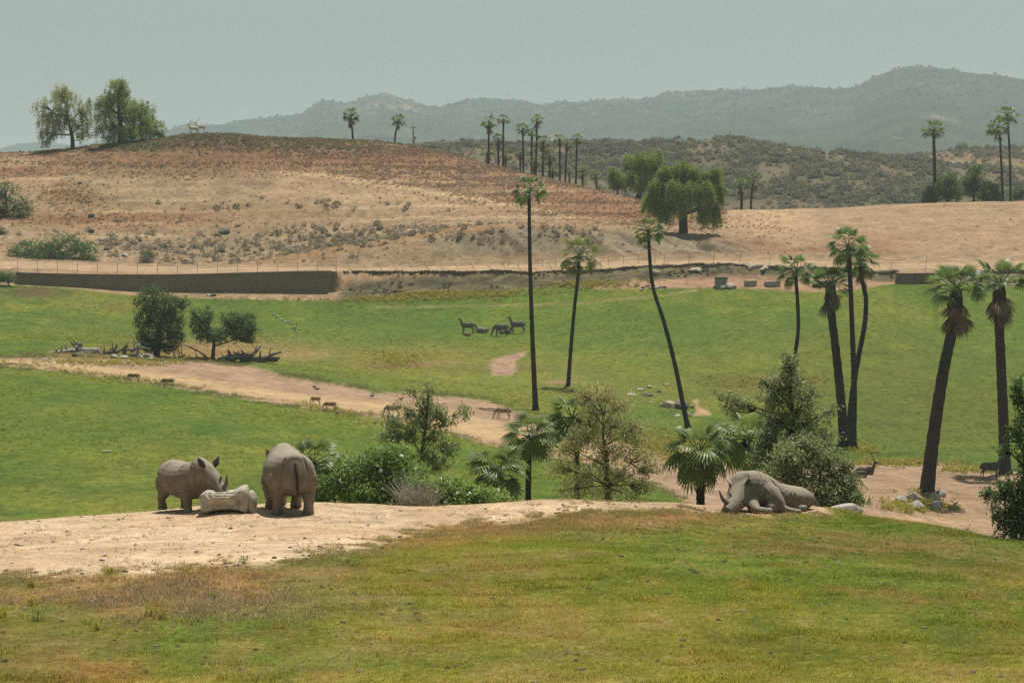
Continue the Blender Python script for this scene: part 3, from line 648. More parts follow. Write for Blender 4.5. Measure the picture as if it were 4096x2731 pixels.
def palm(label, base, path, y, crown, rad_px, w0, w1, n=30, dead=0, group=None, key='green', seed=0, up=78, low=-48, joined=False, name='fan_palm', shag=False, bulb=0.0):
    """base: ground point; path: trunk points above it (u, v) at distance y; crown: (u, v) of the heart; radii in survey pixels"""
    r = rng(seed + 500)
    root = empty(name, base); tag(root, label, 'palm tree', group)
    O = np.array(base)
    pts = [(0, 0, -0.15)] + [(X(u, y) - O[0], r.normal(0, .05), Zv(v, y) - O[2]) for u, v in path]
    hz_ = np.array([X(crown[0], y) - O[0], 0, Zv(crown[1], y) - O[2]]); pts.append(tuple(hz_))
    nn = 26
    P_ = bez(pts, nn); t = np.linspace(0, 1, nn)
    W = mix(m_px(w0, y), m_px(w1, y), np.power(t, 0.7)) * 0.5
    W = W * (1 + 0.35 * np.exp(-t / 0.035)) * (1 + 0.06 * np.sin(t * 90 + seed)) * (1 + bulb * np.exp(-((t - .93) / .06) ** 2))
    v, f = tube(P_, W, 10)
    link('trunk', Geo().add(v, f).mesh('trunk', M_PALMTRUNK2 if shag else M_PALMTRUNK), root)
    sc = m_px(rad_px, y) / 1.55
    mats = []
    for k in range(n):
        q = (k + 0.5) / n
        pitch = up + (low - up) * q ** 0.85 + r.normal(0, 7); az = k * 137.508 + r.normal(0, 9)
        di = 0 if pitch > 45 else 1 if pitch > 5 else 2 if pitch > -25 else 3
        mats.append(('g', di, pitch, az, sc * (0.88 + 0.22 * r.random()) * (0.85 if pitch > 60 else 1.0)))
    for k in range(dead):
        mats.append(('d', int(r.integers(2)), -48 - 34 * r.random(), k * 137.508 + r.normal(0, 20), sc * (0.75 + 0.35 * r.random())))
    top = P_[-1]
    G = Geo() if joined else None
    for kind, di, pitch, az, s in mats:
        off = np.array([0, 0, 0.0])
        if kind == 'd': off = np.array([0, 0, -(.1 + .85 * r.random()) * sc])
        M = Matrix.Translation(top + off) @ Euler((R(r.normal(0, 22)), R(-pitch), R(az)), 'XYZ').to_matrix().to_4x4() @ Matrix.Diagonal((s, s, s, 1))
        me = FRONDS[key if kind == 'g' else 'dry'][di]
        if joined: G_parts.setdefault(root.name, []).append((me, M, kind))
        else:
            o = link('frond' if kind == 'g' else 'dry_frond', me, root); o.matrix_local = M
    if joined:
        for kind, nm, mt in (('g', 'crown', M_FROND if key == 'green' else M_FRONDY), ('d', 'dry_skirt', M_DEADFROND)):
            G = Geo()
            for me, M, kd in G_parts[root.name]:
                if kd != kind: continue
                vv, ff = frond_np(me); A = np.array(M); G.add(vv @ A[:3, :3].T + A[:3, 3], ff)
            if G.n: link(nm, G.mesh(nm, mt, False), root)
    return root
G_parts = {}; _fnp = {}
def frond_np(me):
    if me.name not in _fnp:
        v = np.empty(len(me.vertices) * 3); me.vertices.foreach_get('co', v)
        t3 = [tuple(p.vertices) for p in me.polygons if len(p.vertices) == 3]; t4 = [tuple(p.vertices) for p in me.polygons if len(p.vertices) == 4]
        _fnp[me.name] = (v.reshape(-1, 3), [np.array(t3), np.array(t4)])
    return _fnp[me.name]

# ------------------------------------------------------------------ broadleaf trees and shrubs
def leaves(cl, cr, per, size, seed, aspect=0.42, hang=0.0, spread=1.0, flat=0.0):
    """leaf-sized diamonds gathered round twig ends; cl (n,3) centres, cr (n,) clump radii"""
    r = rng(seed); n = len(cl) * per
    c = np.repeat(cl, per, 0) + r.normal(size=(n, 3)) * np.repeat(cr, per)[:, None] * 0.55 * spread
    a = r.normal(size=(n, 3)); a[:, 2] = a[:, 2] * (1 - flat) - hang; a /= np.linalg.norm(a, axis=1, keepdims=True)
    nn_ = r.normal(size=(n, 3)) + np.array([0.15, 0.1, 1.25])          # blades turn their faces to the light
    b = np.cross(a, nn_); b /= np.linalg.norm(b, axis=1, keepdims=True) + 1e-9
    L = size * (0.65 + 0.7 * r.random(n))[:, None]; W = L * aspect
    nb = np.cross(a, b) * W * 0.25
    V = np.stack([c - a * L * .5, c + b * W * .5 + nb, c + a * L * .5, c - b * W * .5 + nb], 1).reshape(-1, 3)
    return V, np.arange(n * 4).reshape(-1, 4)
def clumps(blobs, count, cr, seed, shell=2.4, squash=0.0):
    """twig-end centres spread through ellipsoids (cx, cy, cz, rx, ry, rz)"""
    r = rng(seed); B = np.array(blobs, float)
    vol = (B[:, 3] * B[:, 4] * B[:, 5]) ** (2 / 3); k = r.choice(len(B), count, p=vol / vol.sum())
    d = r.normal(size=(count, 3)); d /= np.linalg.norm(d, axis=1, keepdims=True)
    rad = r.random(count) ** (1 / shell)
    lump = 1 + 0.22 * n3d(d * 2.2 + k[:, None] * 3.7, seed + 5)
    return B[k, :3] + d * (rad * lump)[:, None] * B[k, 3:], cr * (0.6 + 0.8 * r.random(count)), k
def px_blobs(blobs, base, y):
    """(u, v, ru, rv, depth offset m, depth radius factor) -> metres relative to base"""
    return [(X(u, y) - base[0], dy, Zv(v, y) - base[2], m_px(ru, y), m_px(ru, y) * fy, m_px(rv, y)) for u, v, ru, rv, dy, fy in blobs]
def broadleaf(name, label, cat, base, y, blobs, trunk, w0, leafm, barkm, count=400, per=14, size=0.2, cr=0.35, hang=0.0, aspect=0.42, seed=0, strands=0, group=None, limbs=True, crownname='crown', shell=2.4, tops=None):
    base = Vector(base)
    root = empty(name, base); tag(root, label, cat, group); r = rng(seed + 900)
    B = px_blobs(blobs, base, y)
    T = [(0, 0, -0.2)] + [(X(u, y) - base[0], 0.02 * i, Zv(v, y) - base[2]) for i, (u, v) in enumerate(trunk)]
    G = Geo()
    tp = bez(T, 14) if len(T) > 2 else np.linspace(T[0], T[1], 8)
    w = m_px(w0, y) * .5
    v, f = tube(tp, np.linspace(w * 1.15, w * 0.55, len(tp)), 8); G.add(v, f)
    cl, cc, k = clumps(B, count, cr, seed, shell)
    if limbs:
        for i, b in enumerate(B):
            j = int(np.argmin(np.linalg.norm(tp - np.array(b[:3]), axis=1)[len(tp) // 3:])) + len(tp) // 3
            j = max(len(tp) // 3, min(j, len(tp) - 1) - 2)
            e = np.array(b[:3]) + np.array([0, 0, b[5] * 0.3]); m0 = tp[j] * .5 + e * .5 + r.normal(0, .06, 3) * b[3]
            v, f = tube(bez([tp[j], m0, e], 8), np.linspace(w * .5, w * .12, 8), 5); G.add(v, f)
            idx_ = np.where(k == i)[0]
            for q in idx_[:: max(1, len(idx_) // 14)]:
                m1 = m0 * .4 + cl[q] * .6 + r.normal(0, .05, 3) * b[3]
                v, f = tube(bez([m0 * .6 + e * .4, m1, cl[q]], 5), np.linspace(w * .2, w * .05, 5), 4, False); G.add(v, f)
    link('trunk', G.mesh('trunk', barkm), root)
    if strands:                                   # weeping sprays
        out_c = []; out_r = []
        for q in range(len(cl)):
            n_ = int(strands * (0.5 + r.random())); z0 = cl[q]; sw = r.normal(0, .05, 2)
            for s_ in range(n_):
                out_c.append(z0 + np.array([sw[0] * s_, sw[1] * s_, -0.62 * cr * s_])); out_r.append(cc[q] * 0.8)
        cl = np.array(out_c); cc = np.array(out_r)
        gz = 0.25
        ok = cl[:, 2] > gz; cl = cl[ok]; cc = cc[ok]
    v, f = leaves(cl, cc, per, size, seed + 1, aspect, hang)
    link(crownname, Geo().add(v, f).mesh(crownname, leafm, False), root)
    return root, cl
# ------------------------------------------------------------------ tall palms of the valley
def tall(label, ub, vb, y0, y1, path, crown, rad, w0, w1, **kw):
    b = spot(ub, vb, y0, y1)
    return palm(label, b, path, b.y, crown, rad, w0, w1, group='tall fan palms in the valley', **kw)
tall('tallest slender straight fan palm, its crown against the tan hillside', 2143, 1640, 150, 300, [(2136, 1500), (2126, 1250), (2119, 1000), (2117, 800)], (2117, 762), 76, 23, 13, n=23, seed=1, low=-40)
tall('slim fan palm with pale shaggy crown, second tall palm from the left', 2272, 1545, 150, 300, [(2283, 1400), (2298, 1230), (2314, 1080)], (2316, 1022), 96, 17, 13, n=23, seed=2, key='olive', low=-55)
tall('thin fan palm with trunk bowed strongly to the left', 2755, 1720, 150, 300, [(2737, 1640), (2700, 1460), (2652, 1275), (2612, 1150), (2598, 1020)], (2593, 925), 70, 22, 13, n=23, seed=3, low=-40)
tall('short crowned fan palm whose trunk vanishes behind the leafy tree', 3170, 1790, 150, 300, [(3180, 1420), (3192, 1330), (3191, 1210), (3184, 1120)], (3184, 1082), 78, 20, 14, n=23, seed=4, low=-45)
tall('thick trunked fan palm with brown dead fronds below grey green crown', 3378, 1785, 140, 280, [(3364, 1600), (3343, 1400), (3326, 1250)], (3322, 1140), 92, 42, 30, n=30, dead=16, seed=5, shag=True, bulb=.6, low=-8)
tall('upright slim palm of the crossing pair', 3412, 1792, 140, 280, [(3416, 1520), (3408, 1300), (3402, 1140)], (3392, 985), 92, 28, 17, n=23, seed=6, low=-45)
tall('leaning slim palm of the crossing pair with kinked trunk', 3392, 1770, 140, 280, [(3406, 1600), (3432, 1440), (3462, 1270), (3464, 1190), (3446, 1110)], (3440, 1040), 86, 26, 17, n=23, dead=3, seed=7, low=-50)
tall('stout leaning fan palm with ragged brown skirt, ringed by rocks at its foot', 3705, 1975, 130, 240, [(3738, 1720), (3776, 1470), (3812, 1300)], (3826, 1160), 132, 60, 40, n=23, dead=20, seed=8, shag=True, bulb=.55, low=-8, up=70)
tall('stout upright fan palm with brown skirt at the right edge', 4022, 1896, 130, 240, [(4012, 1640), (4002, 1400), (3996, 1270)], (3998, 1140), 128, 48, 36, n=23, dead=18, seed=9, shag=True, bulb=.55, low=-8, up=70)

# low palms behind the crest
def low_palm(label, y, ub, path, crown, rad, w0, w1, **kw):
    return palm(label, at(ub, y), path, y, crown, rad, w0, w1, group='low fan palms behind the sandy crest', **{'key': 'bright', **kw})
low_palm('small fan palm half hidden behind the rhino seen from behind', 86, 1262, [(1262, 1990)], (1256, 1850), 138, 20, 15, n=20, seed=21, up=72, low=-40)
low_palm('short bushy fan palm growing out of the flowering shrubs', 90, 2000, [(1998, 2000)], (1992, 1882), 145, 28, 24, n=26, seed=22, low=-38)
low_palm('single stemmed fan palm with grey trunk and drooping fronds left of sparse tree', 94, 2112, [(2113, 1960), (2116, 1820)], (2119, 1745), 122, 26, 22, n=26, seed=23, low=-52)
low_palm('fan palm tangled behind the left side of the sparse olive tree', 104, 2306, [(2308, 1900), (2306, 1780)], (2290, 1672), 140, 24, 20, n=26, seed=24, low=-48)
low_palm('thick brown palm trunk with few dry fronds behind the sparse olive tree', 100, 2430, [(2428, 1920)], (2420, 1810), 80, 32, 28, n=10, dead=6, seed=25, key='olive', low=-55)
low_palm('dark fan palm with rough trunk left of the resting rhino', 84, 2803, [(2801, 1960)], (2798, 1812), 146, 34, 34, n=28, seed=26, low=-50, shag=True)
low_palm('full green fan palm right behind the resting rhino', 92, 2990, [(2988, 1900)], (2985, 1752), 152, 34, 30, n=28, seed=27, low=-58)

# palms on the skyline and behind the hill
def sky_palm(label, y, ub, path, crown, rad, w0, w1, group, **kw):
    return palm(label, at(ub, y), path, y, crown, rad, w0, w1, group=group, joined=True, **kw)
sky_palm('lone palm with shaggy skirt on the ridge line, left of the pair', 466, 1412, [(1409, 520), (1404, 490)], (1404, 462), 40, 9, 7, 'palms along the skyline', n=24, dead=8, seed=31, low=-35)
sky_palm('lone leaning palm on the ridge line beside the utility pole', 467, 1578, [(1583, 530), (1592, 495)], (1594, 482), 34, 8, 6, 'palms along the skyline', n=22, dead=2, seed=32, low=-35)
sky_palm('lone sturdy palm standing before the right mountain', 446, 3737, [(3738, 650), (3735, 560)], (3734, 522), 52, 14, 12, 'palms along the skyline', n=26, seed=33, low=-25)
sky_palm('shorter palm of the pair near the right edge of the skyline', 448, 4014, [(4004, 620), (3999, 545)], (3994, 512), 52, 12, 8, 'palms along the skyline', n=24, dead=3, seed=34, low=-30)
sky_palm('taller palm of the pair near the right edge of the skyline', 450, 4043, [(4038, 610), (4032, 500)], (4030, 462), 50, 11, 8, 'palms along the skyline', n=24, dead=1, seed=35, low=-30)
sky_palm('squat palm with brown skirt right of the big weeping tree', 447, 2962, [(2966, 780)], (2962, 738), 32, 14, 10, 'palms along the skyline', n=22, dead=10, seed=36, low=-25)
sky_palm('leaning palm with brown skirt right of the squat palm', 448, 3000, [(3008, 770)], (3014, 722), 34, 11, 8, 'palms along the skyline', n=22, dead=8, seed=37, low=-25)
GROVE = [(1956, 488, 1953, 36, 8, 'leftmost tall palm of the grove with long brown skirt'), (2014, 480, 2011, 29, 0, 'tall slim palm second from the left in the grove'), (1952, 606, 1951, 33, 3, 'low palm at the left foot of the grove'),
         (1993, 558, 1994, 31, 4, 'half height palm just right of the leftmost grove palm'), (2022, 622, 2021, 28, 6, 'low yellowish palm in the left grove'), (2091, 516, 2094, 31, 2, 'tall palm standing left of the grove centre'), (2082, 612, 2080, 27, 4, 'low palm left of the grove centre'),
         (2148, 479, 2142, 30, 8, 'tallest palm of the grove centre with hanging brown fronds'), (2127, 531, 2126, 25, 3, 'narrow palm close to the tallest of the grove'), (2172, 570, 2171, 38, 6, 'wide crowned palm in the grove centre'), (2137, 650, 2138, 29, 4, 'low palm below the tallest of the grove'),
         (2199, 625, 2198, 30, 4, 'low full palm right of the grove centre'), (2211, 682, 2211, 22, 2, 'smallest palm of the grove'), (2239, 558, 2240, 28, 2, 'tall palm third from the right in the grove'), (2268, 574, 2259, 28, 4, 'slanting palm second from the right of the tall grove palms'),
         (2309, 558, 2302, 28, 2, 'rightmost tall palm of the grove'), (2330, 684, 2330, 28, 4, 'low palm right of the grove beneath the tall ones'), (2383, 704, 2385, 30, 6, 'lowest palm at the right end of the grove'), (2278, 690, 2278, 20, 2, 'tiny palm between the right grove trunks')]
for i, (cu, cv_, ub, rd, dd, lb) in enumerate(GROVE):
    yy = 462 + (i * 7) % 15
    sky_palm(lb, yy, ub, [(mix(ub, cu, .6), mix(720, cv_, .6))], (cu, cv_), rd, 9, 7, 'palm grove behind the hill', n=20, dead=dd, seed=60 + i, key='olive' if i % 3 == 1 else 'green', low=-35)

# ------------------------------------------------------------------ trees
b = spot(290, 596, 425, 452)
broadleaf('pepper_tree', 'airy pepper tree with open crown on the hilltop at left', 'tree', b, b.y, [(175, 440, 42, 50, 0, 1), (265, 400, 70, 55, 0, 1), (340, 440, 40, 60, 1, 1), (210, 500, 60, 50, -1, 1), (320, 510, 55, 45, 1, 1), (250, 470, 60, 60, 0, 1), (175, 545, 30, 30, 0, 1), (250, 365, 35, 28, 0, 1)],
          [(290, 560), (282, 520), (270, 470)], 16, M_PEPPER2, M_DARKBARK, 330, 12, 0.34, 0.5, .5, .3, 101, strands=4, group='pepper trees on the hilltop')
b = spot(482, 576, 425, 447)
broadleaf('pepper_tree', 'dense tall pepper tree on the hilltop beside the airy one', 'tree', b, b.y, [(465, 370, 62, 55, 0, 1), (420, 430, 50, 60, 0, 1), (500, 430, 80, 60, 1, 1), (560, 450, 60, 60, 1, 1), (600, 505, 60, 45, 0, 1), (450, 510, 75, 50, -1, 1), (540, 525, 75, 40, -1, 1), (480, 340, 36, 28, 0, 1), (640, 535, 28, 26, 0, 1)],
          [(484, 545), (480, 500), (475, 440)], 26, M_PEPPER, M_DARKBARK, 620, 13, 0.34, 0.5, .5, .3, 102, strands=4, group='pepper trees on the hilltop')
b = spot(2735, 932, 372, 405)
broadleaf('weeping_pepper_tree', 'big weeping pepper tree with green curtains above the dirt road', 'tree', b, b.y, [(2730, 672, 40, 26, 0, 1), (2665, 690, 34, 28, 0, 1), (2815, 700, 34, 24, 0, 1), (2868, 690, 26, 26, 0, 1), (2775, 690, 26, 22, -1, 1), (2625, 742, 30, 26, -1, 1), (2690, 745, 36, 24, -2, 1), (2755, 752, 32, 24, -2.5, 1), (2820, 750, 32, 26, -2, 1), (2875, 755, 24, 34, 0, 1), (2862, 830, 22, 30, 0, 1), (2660, 830, 24, 26, -1, 1), (2598, 792, 28, 16, -1, 1), (2635, 800, 26, 22, 0, 1), (2815, 830, 26, 24, -1, 1), (2715, 800, 30, 20, -2, 1)],
          [(2733, 890), (2736, 840), (2736, 760)], 34, M_PEPPER, M_DARKBARK, 760, 14, 0.28, 0.36, .9, .28, 103, strands=9, shell=3)
b = at(2545, 428)
broadleaf('pepper_tree', 'round topped pepper tree behind the big weeping one', 'tree', b, 428, [(2590, 640, 55, 40, 0, 1), (2540, 650, 45, 45, 0, 1), (2600, 690, 55, 50, 0, 1), (2550, 720, 55, 40, -1, 1), (2630, 640, 28, 40, 0, 1)], [(2560, 760), (2565, 700)], 22, M_PEPPER, M_DARKBARK, 420, 14, 0.32, 0.45, .6, .3, 104, strands=4)
b = at(2470, 434)
broadleaf('pepper_tree', 'small pepper tree left of the round topped one', 'tree', b, 434, [(2455, 700, 26, 35, 0, 1), (2490, 725, 35, 30, 0, 1), (2460, 735, 30, 25, 0, 1)], [(2470, 745), (2468, 720)], 10, M_PEPPER, M_DARKBARK, 170, 14, 0.32, 0.42, .6, .3, 105, strands=3)
for i, (cu, cv_, ru, rv, yy, lb) in enumerate([(3790, 745, 60, 60, 446, 'dark rounded tree behind the tan ridge, left of the dark row'), (3895, 725, 58, 70, 449, 'tallest dark tree behind the tan ridge before the right mountain'), (3960, 770, 45, 45, 445, 'low dark tree at the right of the dark row'), (3718, 780, 28, 32, 444, 'small dark shrub beside the lone sturdy palm')]):
    b = at(cu, yy)
    broadleaf('evergreen_tree', lb, 'tree', b, yy, [(cu, cv_, ru, rv, 0, 1), (cu - .5 * ru, cv_ + .35 * rv, ru * .7, rv * .6, -.5, 1), (cu + .5 * ru, cv_ + .4 * rv, ru * .6, rv * .6, .3, 1), (cu + .2 * ru, cv_ - .5 * rv, ru * .5, rv * .5, 0, 1)], [(cu, cv_ + rv), (cu, cv_)], 14, M_SHRUB, M_DARKBARK, 260, 14, 0.34, 0.5, .3, .4, 110 + i, strands=2, group='dark trees behind the tan ridge')
b = at(4082, 449)
broadleaf('palm_shrub', 'low leafy shrub at the right edge of the ridge', 'shrub', b, 449, [(4080, 770, 26, 30, 0, 1), (4060, 785, 16, 18, 0, 1)], [(4080, 790), (4080, 775)], 6, M_OAK, M_DARKBARK, 70, 12, 0.4, 0.5, .2, .3, 116)
b = at(20, 398)
broadleaf('evergreen_oak', 'dark evergreen oak cut by the left edge of the hillside', 'tree', b, 398, [(20, 770, 60, 55, 0, 1), (70, 830, 60, 50, 0, 1), (0, 850, 60, 50, 0, 1), (100, 870, 32, 30, -1, 1), (-60, 800, 70, 60, 0, 1)], [(15, 900), (20, 840)], 20, M_OAK, M_DARKBARK, 420, 16, 0.26, 0.45, .1, .45, 120, shell=3)
b = at(10, 384)
broadleaf('round_shrub', 'small grey green shrub under the oak at the left edge', 'shrub', b, 384, [(5, 935, 26, 24, 0, 1)], [(8, 950), (6, 935)], 5, M_OAK, M_DARKBARK, 60, 14, 0.22, 0.35, .1, .45, 121)
b = at(230, 368.5)
broadleaf('evergreen_thicket', 'broad dark green thicket above the brown wall', 'shrub', b, 368.5, [(130, 1000, 95, 40, 0, .6), (250, 985, 100, 52, 0, .6), (340, 1005, 65, 52, 0, .6), (60, 1020, 40, 26, 0, .6), (200, 1030, 120, 30, -1, .5), (350, 1040, 50, 24, -1, .6)], [(230, 1040), (235, 1000)], 12, M_SHRUB, M_DARKBARK, 620, 16, 0.26, 0.42, .1, .45, 122, shell=3)
b = at(590, 368)
broadleaf('round_shrub', 'single round grey green bush on the slope above the wall', 'shrub', b, 368, [(592, 1025, 34, 24, 0, 1)], [(592, 1040), (592, 1028)], 5, leafmat('sage_leaf', (.2, .2, .12), (.3, .28, .17), .7), M_DARKBARK, 90, 14, 0.24, 0.3, .1, .35, 123)
b = at(40, 343)
broadleaf('round_shrub', 'dark low bush at the left end of the brown wall', 'shrub', b, 343, [(25, 1115, 42, 18, 0, .7), (0, 1108, 34, 18, 0, .7)], [(30, 1125), (28, 1118)], 5, M_OAK, M_DARKBARK, 100, 14, 0.22, 0.32, .1, .4, 124)
# two dark trees by the log pile
b = spot(625, 1425, 220, 300); yA = b.y
broadleaf('dense_evergreen_tree', 'large dense dark evergreen tree beside the log pile', 'tree', b, yA, [(610, 1200, 78, 58, 0, 1), (690, 1240, 60, 60, 0, 1), (590, 1270, 55, 50, -1, 1), (650, 1300, 85, 60, 0, 1), (700, 1340, 50, 45, 0, 1), (620, 1360, 65, 40, 0, 1), (560, 1350, 30, 34, 0, 1), (740, 1210, 22, 26, 0, 1), (680, 1390, 45, 20, 0, 1), (600, 1390, 34, 22, 0, 1)],
          [(628, 1390), (635, 1320), (640, 1250)], 26, M_OAK, M_DARKBARK, 720, 18, 0.20, 0.34, .1, .5, 130, shell=3.2, group='dark trees by the log pile')
b = spot(853, 1440, 220, 300); yB = b.y
broadleaf('forked_evergreen_tree', 'smaller dark evergreen tree with bare forked trunk right of the log pile', 'tree', b, yB, [(820, 1270, 42, 42, 0, 1), (790, 1310, 34, 45, 0, 1), (835, 1340, 50, 36, 0, 1), (930, 1280, 50, 36, 0, 1), (985, 1290, 48, 40, 0, 1), (960, 1330, 62, 36, 0, 1), (880, 1340, 45, 32, -1, 1), (1000, 1350, 26, 26, 0, 1), (780, 1260, 20, 26, 0, 1)],
          [(853, 1405), (856, 1375), (850, 1330)], 16, M_OAK, M_DARKBARK, 520, 18, 0.19, 0.32, .1, .5, 131, shell=3.2, group='dark trees by the log pile')

# leafy growth behind the crest
def flowering(name, label, ub, y, blobs, count, seed, nflow):
    b_ = at(ub, y)
    root, cl = broadleaf(name, label, 'shrub', b_, y, blobs, [(ub, blobs[0][1] + 60), (ub, blobs[0][1])], 8, M_OLEANDER, M_BARK, count, 22, 0.13, 0.17, .05, .36, seed, group='white flowering shrubs behind the crest', shell=3.4, crownname='foliage')
    r = rng(seed + 77); pick = cl[r.choice(len(cl), nflow, replace=False)] + r.normal(0, .05, (nflow, 3)) + np.array([0, -.10, .06])
    v, f = leaves(pick, np.full(nflow, .04), 5, 0.085, seed + 3, 0.9)
    link('blossom', Geo().add(v, f).mesh('blossom', M_FLOWER, False), root)
flowering('flowering_shrub', 'largest white flowering shrub, right of the rhino seen from behind', 1450, 85, [(1560, 1840, 110, 65, 0, .8), (1430, 1880, 110, 70, 0, .8), (1600, 1900, 110, 80, -.2, .8), (1340, 1960, 85, 70, 0, .8), (1480, 1970, 130, 70, -.3, .8), (1640, 1990, 80, 60, -.2, .8), (1290, 2010, 45, 40, 0, .8), (1560, 2020, 140, 40, -.4, .8)], 820, 140, 170)
flowering('flowering_shrub', 'low white flowering shrub in front of the short bushy palm', 1830, 83, [(1790, 1965, 80, 55, 0, .8), (1870, 1985, 85, 50, 0, .8), (1715, 2000, 65, 48, 0, .8), (1960, 2000, 75, 40, 0, .8), (1800, 2030, 150, 45, 0, .7), (1680, 1960, 45, 40, .3, .8)], 520, 141, 95)
b = at(1672, 94)
broadleaf('gum_sapling', 'slender young gum tree with wispy grey green crown behind the flowering shrub', 'tree', b, 94, [(1715, 1560, 32, 28, 0, 1), (1700, 1610, 45, 36, 0, 1), (1640, 1640, 36, 26, 0, 1), (1690, 1670, 70, 40, 0, 1), (1570, 1680, 55, 40, .2, 1), (1750, 1650, 42, 40, 0, 1), (1780, 1690, 45, 26, 0, 1), (1855, 1645, 20, 30, 0, 1), (1560, 1745, 52, 36, 0, 1), (1640, 1740, 50, 36, 0, 1), (1730, 1740, 48, 45, 0, 1), (1800, 1790, 40, 34, 0, 1), (1700, 1820, 50, 40, 0, 1), (1760, 1860, 50, 30, 0, 1), (1600, 1610, 20, 14, 0, 1), (1650, 1570, 14, 22, 0, 1)],
          [(1675, 1900), (1690, 1780), (1706, 1680), (1712, 1580)], 12, M_EUC, M_BARK, 330, 16, 0.16, 0.18, .9, .24, 142, shell=2)
b = at(2428, 84)
broadleaf('sparse_tree', 'sparse olive leaved tree with see-through crown at the centre', 'tree', b, 84, [(2330, 1580, 60, 45, 0, 1), (2420, 1580, 70, 45, 0, 1), (2480, 1620, 55, 50, 0, 1), (2370, 1650, 80, 50, 0, 1), (2460, 1700, 90, 60, 0, 1), (2540, 1730, 70, 60, 0, 1), (2330, 1740, 70, 60, 0, 1), (2260, 1800, 75, 45, 0, 1), (2430, 1800, 90, 50, -.2, 1), (2560, 1830, 80, 50, 0, 1), (2230, 1870, 60, 45, 0, 1), (2340, 1890, 90, 55, 0, 1), (2610, 1870, 45, 40, 0, 1), (2470, 1900, 90, 50, 0, 1), (2300, 1960, 80, 40, 0, 1), (2440, 1970, 100, 40, 0, 1), (2560, 1950, 60, 40, 0, 1)],
          [(2430, 1960), (2425, 1860), (2412, 1750), (2414, 1660), (2385, 1590)], 15, M_SAPLING, M_BARK, 600, 14, 0.125, 0.2, .6, .3, 143, shell=1.9)
b = at(3170, 84)
broadleaf('leafy_tree', 'leafy dark green tree leaning over the back of the resting rhino', 'tree', b, 84, [(3160, 1450, 52, 48, 0, 1), (3150, 1530, 80, 50, 0, 1), (3100, 1590, 70, 50, 0, 1), (3210, 1600, 85, 60, 0, 1), (3130, 1680, 90, 60, 0, 1), (3250, 1680, 70, 60, 0, 1), (3180, 1770, 110, 60, 0, 1), (3080, 1760, 60, 60, 0, 1), (2960, 1620, 60, 40, 0.3, 1), (2900, 1600, 30, 26, .3, 1), (3290, 1760, 60, 50, -.2, 1), (3060, 1840, 80, 60, .2, 1), (3250, 1560, 26, 30, 0, 1), (3330, 1640, 22, 20, 0, 1), (3060, 1530, 26, 22, 0, 1), (3200, 1850, 100, 50, -.3, 1)],
          [(3180, 1950), (3172, 1800), (3164, 1600), (3160, 1480)], 20, M_EUC, M_DARKBARK, 640, 14, 0.15, 0.2, .5, .34, 144, shell=2.0)
b = at(3290, 81)
broadleaf('leafy_shrub', 'wide drooping leafy shrub right of the resting rhino', 'shrub', b, 81, [(3180, 1820, 90, 50, 0, 1), (3300, 1840, 70, 50, 0, 1), (3380, 1870, 30, 36, 0, 1), (3420, 1930, 24, 30, 0, 1), (3445, 1990, 16, 20, -.3, 1), (3240, 1780, 50, 40, .2, 1), (3120, 1910, 90, 60, 0, .8), (3250, 1930, 110, 60, 0, 1), (3360, 1930, 75, 60, 0, 1), (3300, 2000, 90, 46, -.3, 1), (3400, 1990, 42, 46, -.3, 1), (3350, 2040, 56, 22, -.5, 1), (3150, 1990, 80, 50, 0, .7)],
          [(3290, 1990), (3280, 1900)], 16, M_EUC, M_DARKBARK, 640, 15, 0.15, 0.2, .5, .34, 145, shell=2.1)
b = at(4110, 68.5)
broadleaf('leafy_tree', 'dark leafy tree cut by the right edge at the foot of the slope', 'tree', b, 68.5, [(4080, 1560, 44, 60, 0, 1), (4110, 1650, 60, 70, 0, 1), (4060, 1740, 40, 40, 0, 1), (4110, 1820, 60, 60, 0, 1), (4060, 1950, 70, 60, 0, 1), (3990, 1970, 50, 36, 0, 1), (4100, 2040, 90, 70, 0, 1), (4030, 2060, 70, 60, 0, 1), (4060, 2130, 75, 40, 0, 1), (4150, 1950, 90, 120, .3, 1), (4180, 1720, 90, 120, .3, 1), (3940, 1980, 22, 16, 0, 1), (4010, 1790, 20, 20, 0, 1)],
          [(4120, 2080), (4125, 1850), (4110, 1620)], 26, M_SHRUB, M_DARKBARK, 640, 18, 0.10, 0.13, .3, .42, 146, shell=2.8)
# bare twiggy bush
root = empty('dead_bush', at(1672, 81.5)); tag(root, 'bare grey twiggy bush among the flowering shrubs', 'bush'); G = Geo(); r = rng(7)
for k in range(150):
    az = r.random() * 6.283; L = .6 + .55 * r.random(); lean = .25 + 1.0 * r.random()
    d = np.array([math.cos(az) * lean, math.sin(az) * lean * .6, 1.0]); d /= np.linalg.norm(d)
    p0 = np.array([r.normal(0, .08), r.normal(0, .06), 0.15]); p1 = p0 + d * L * .5 + r.normal(0, .05, 3); p2 = p0 + d * L * 1.15 + np.array([d[0], d[1], 0.1]) * .2
    v, f = tube(bez([p0, p1, p2], 5), np.linspace(.010, .003, 5), 3, False); G.add(v, f)
    for _ in range(2):
        q = p1 + r.normal(0, .22, 3) + d * .25; v, f = tube(np.array([p1, (p1 + q) / 2 + r.normal(0, .02, 3), q]), [.007, .005, .003], 3, False); G.add(v, f)
tw = G.mesh('twigs', bark('bleached_twig', (.34, .30, .23), (.52, .47, .38))); tw_o = link('twigs', tw, root); tw_o.scale = (1, 1, 1.15)
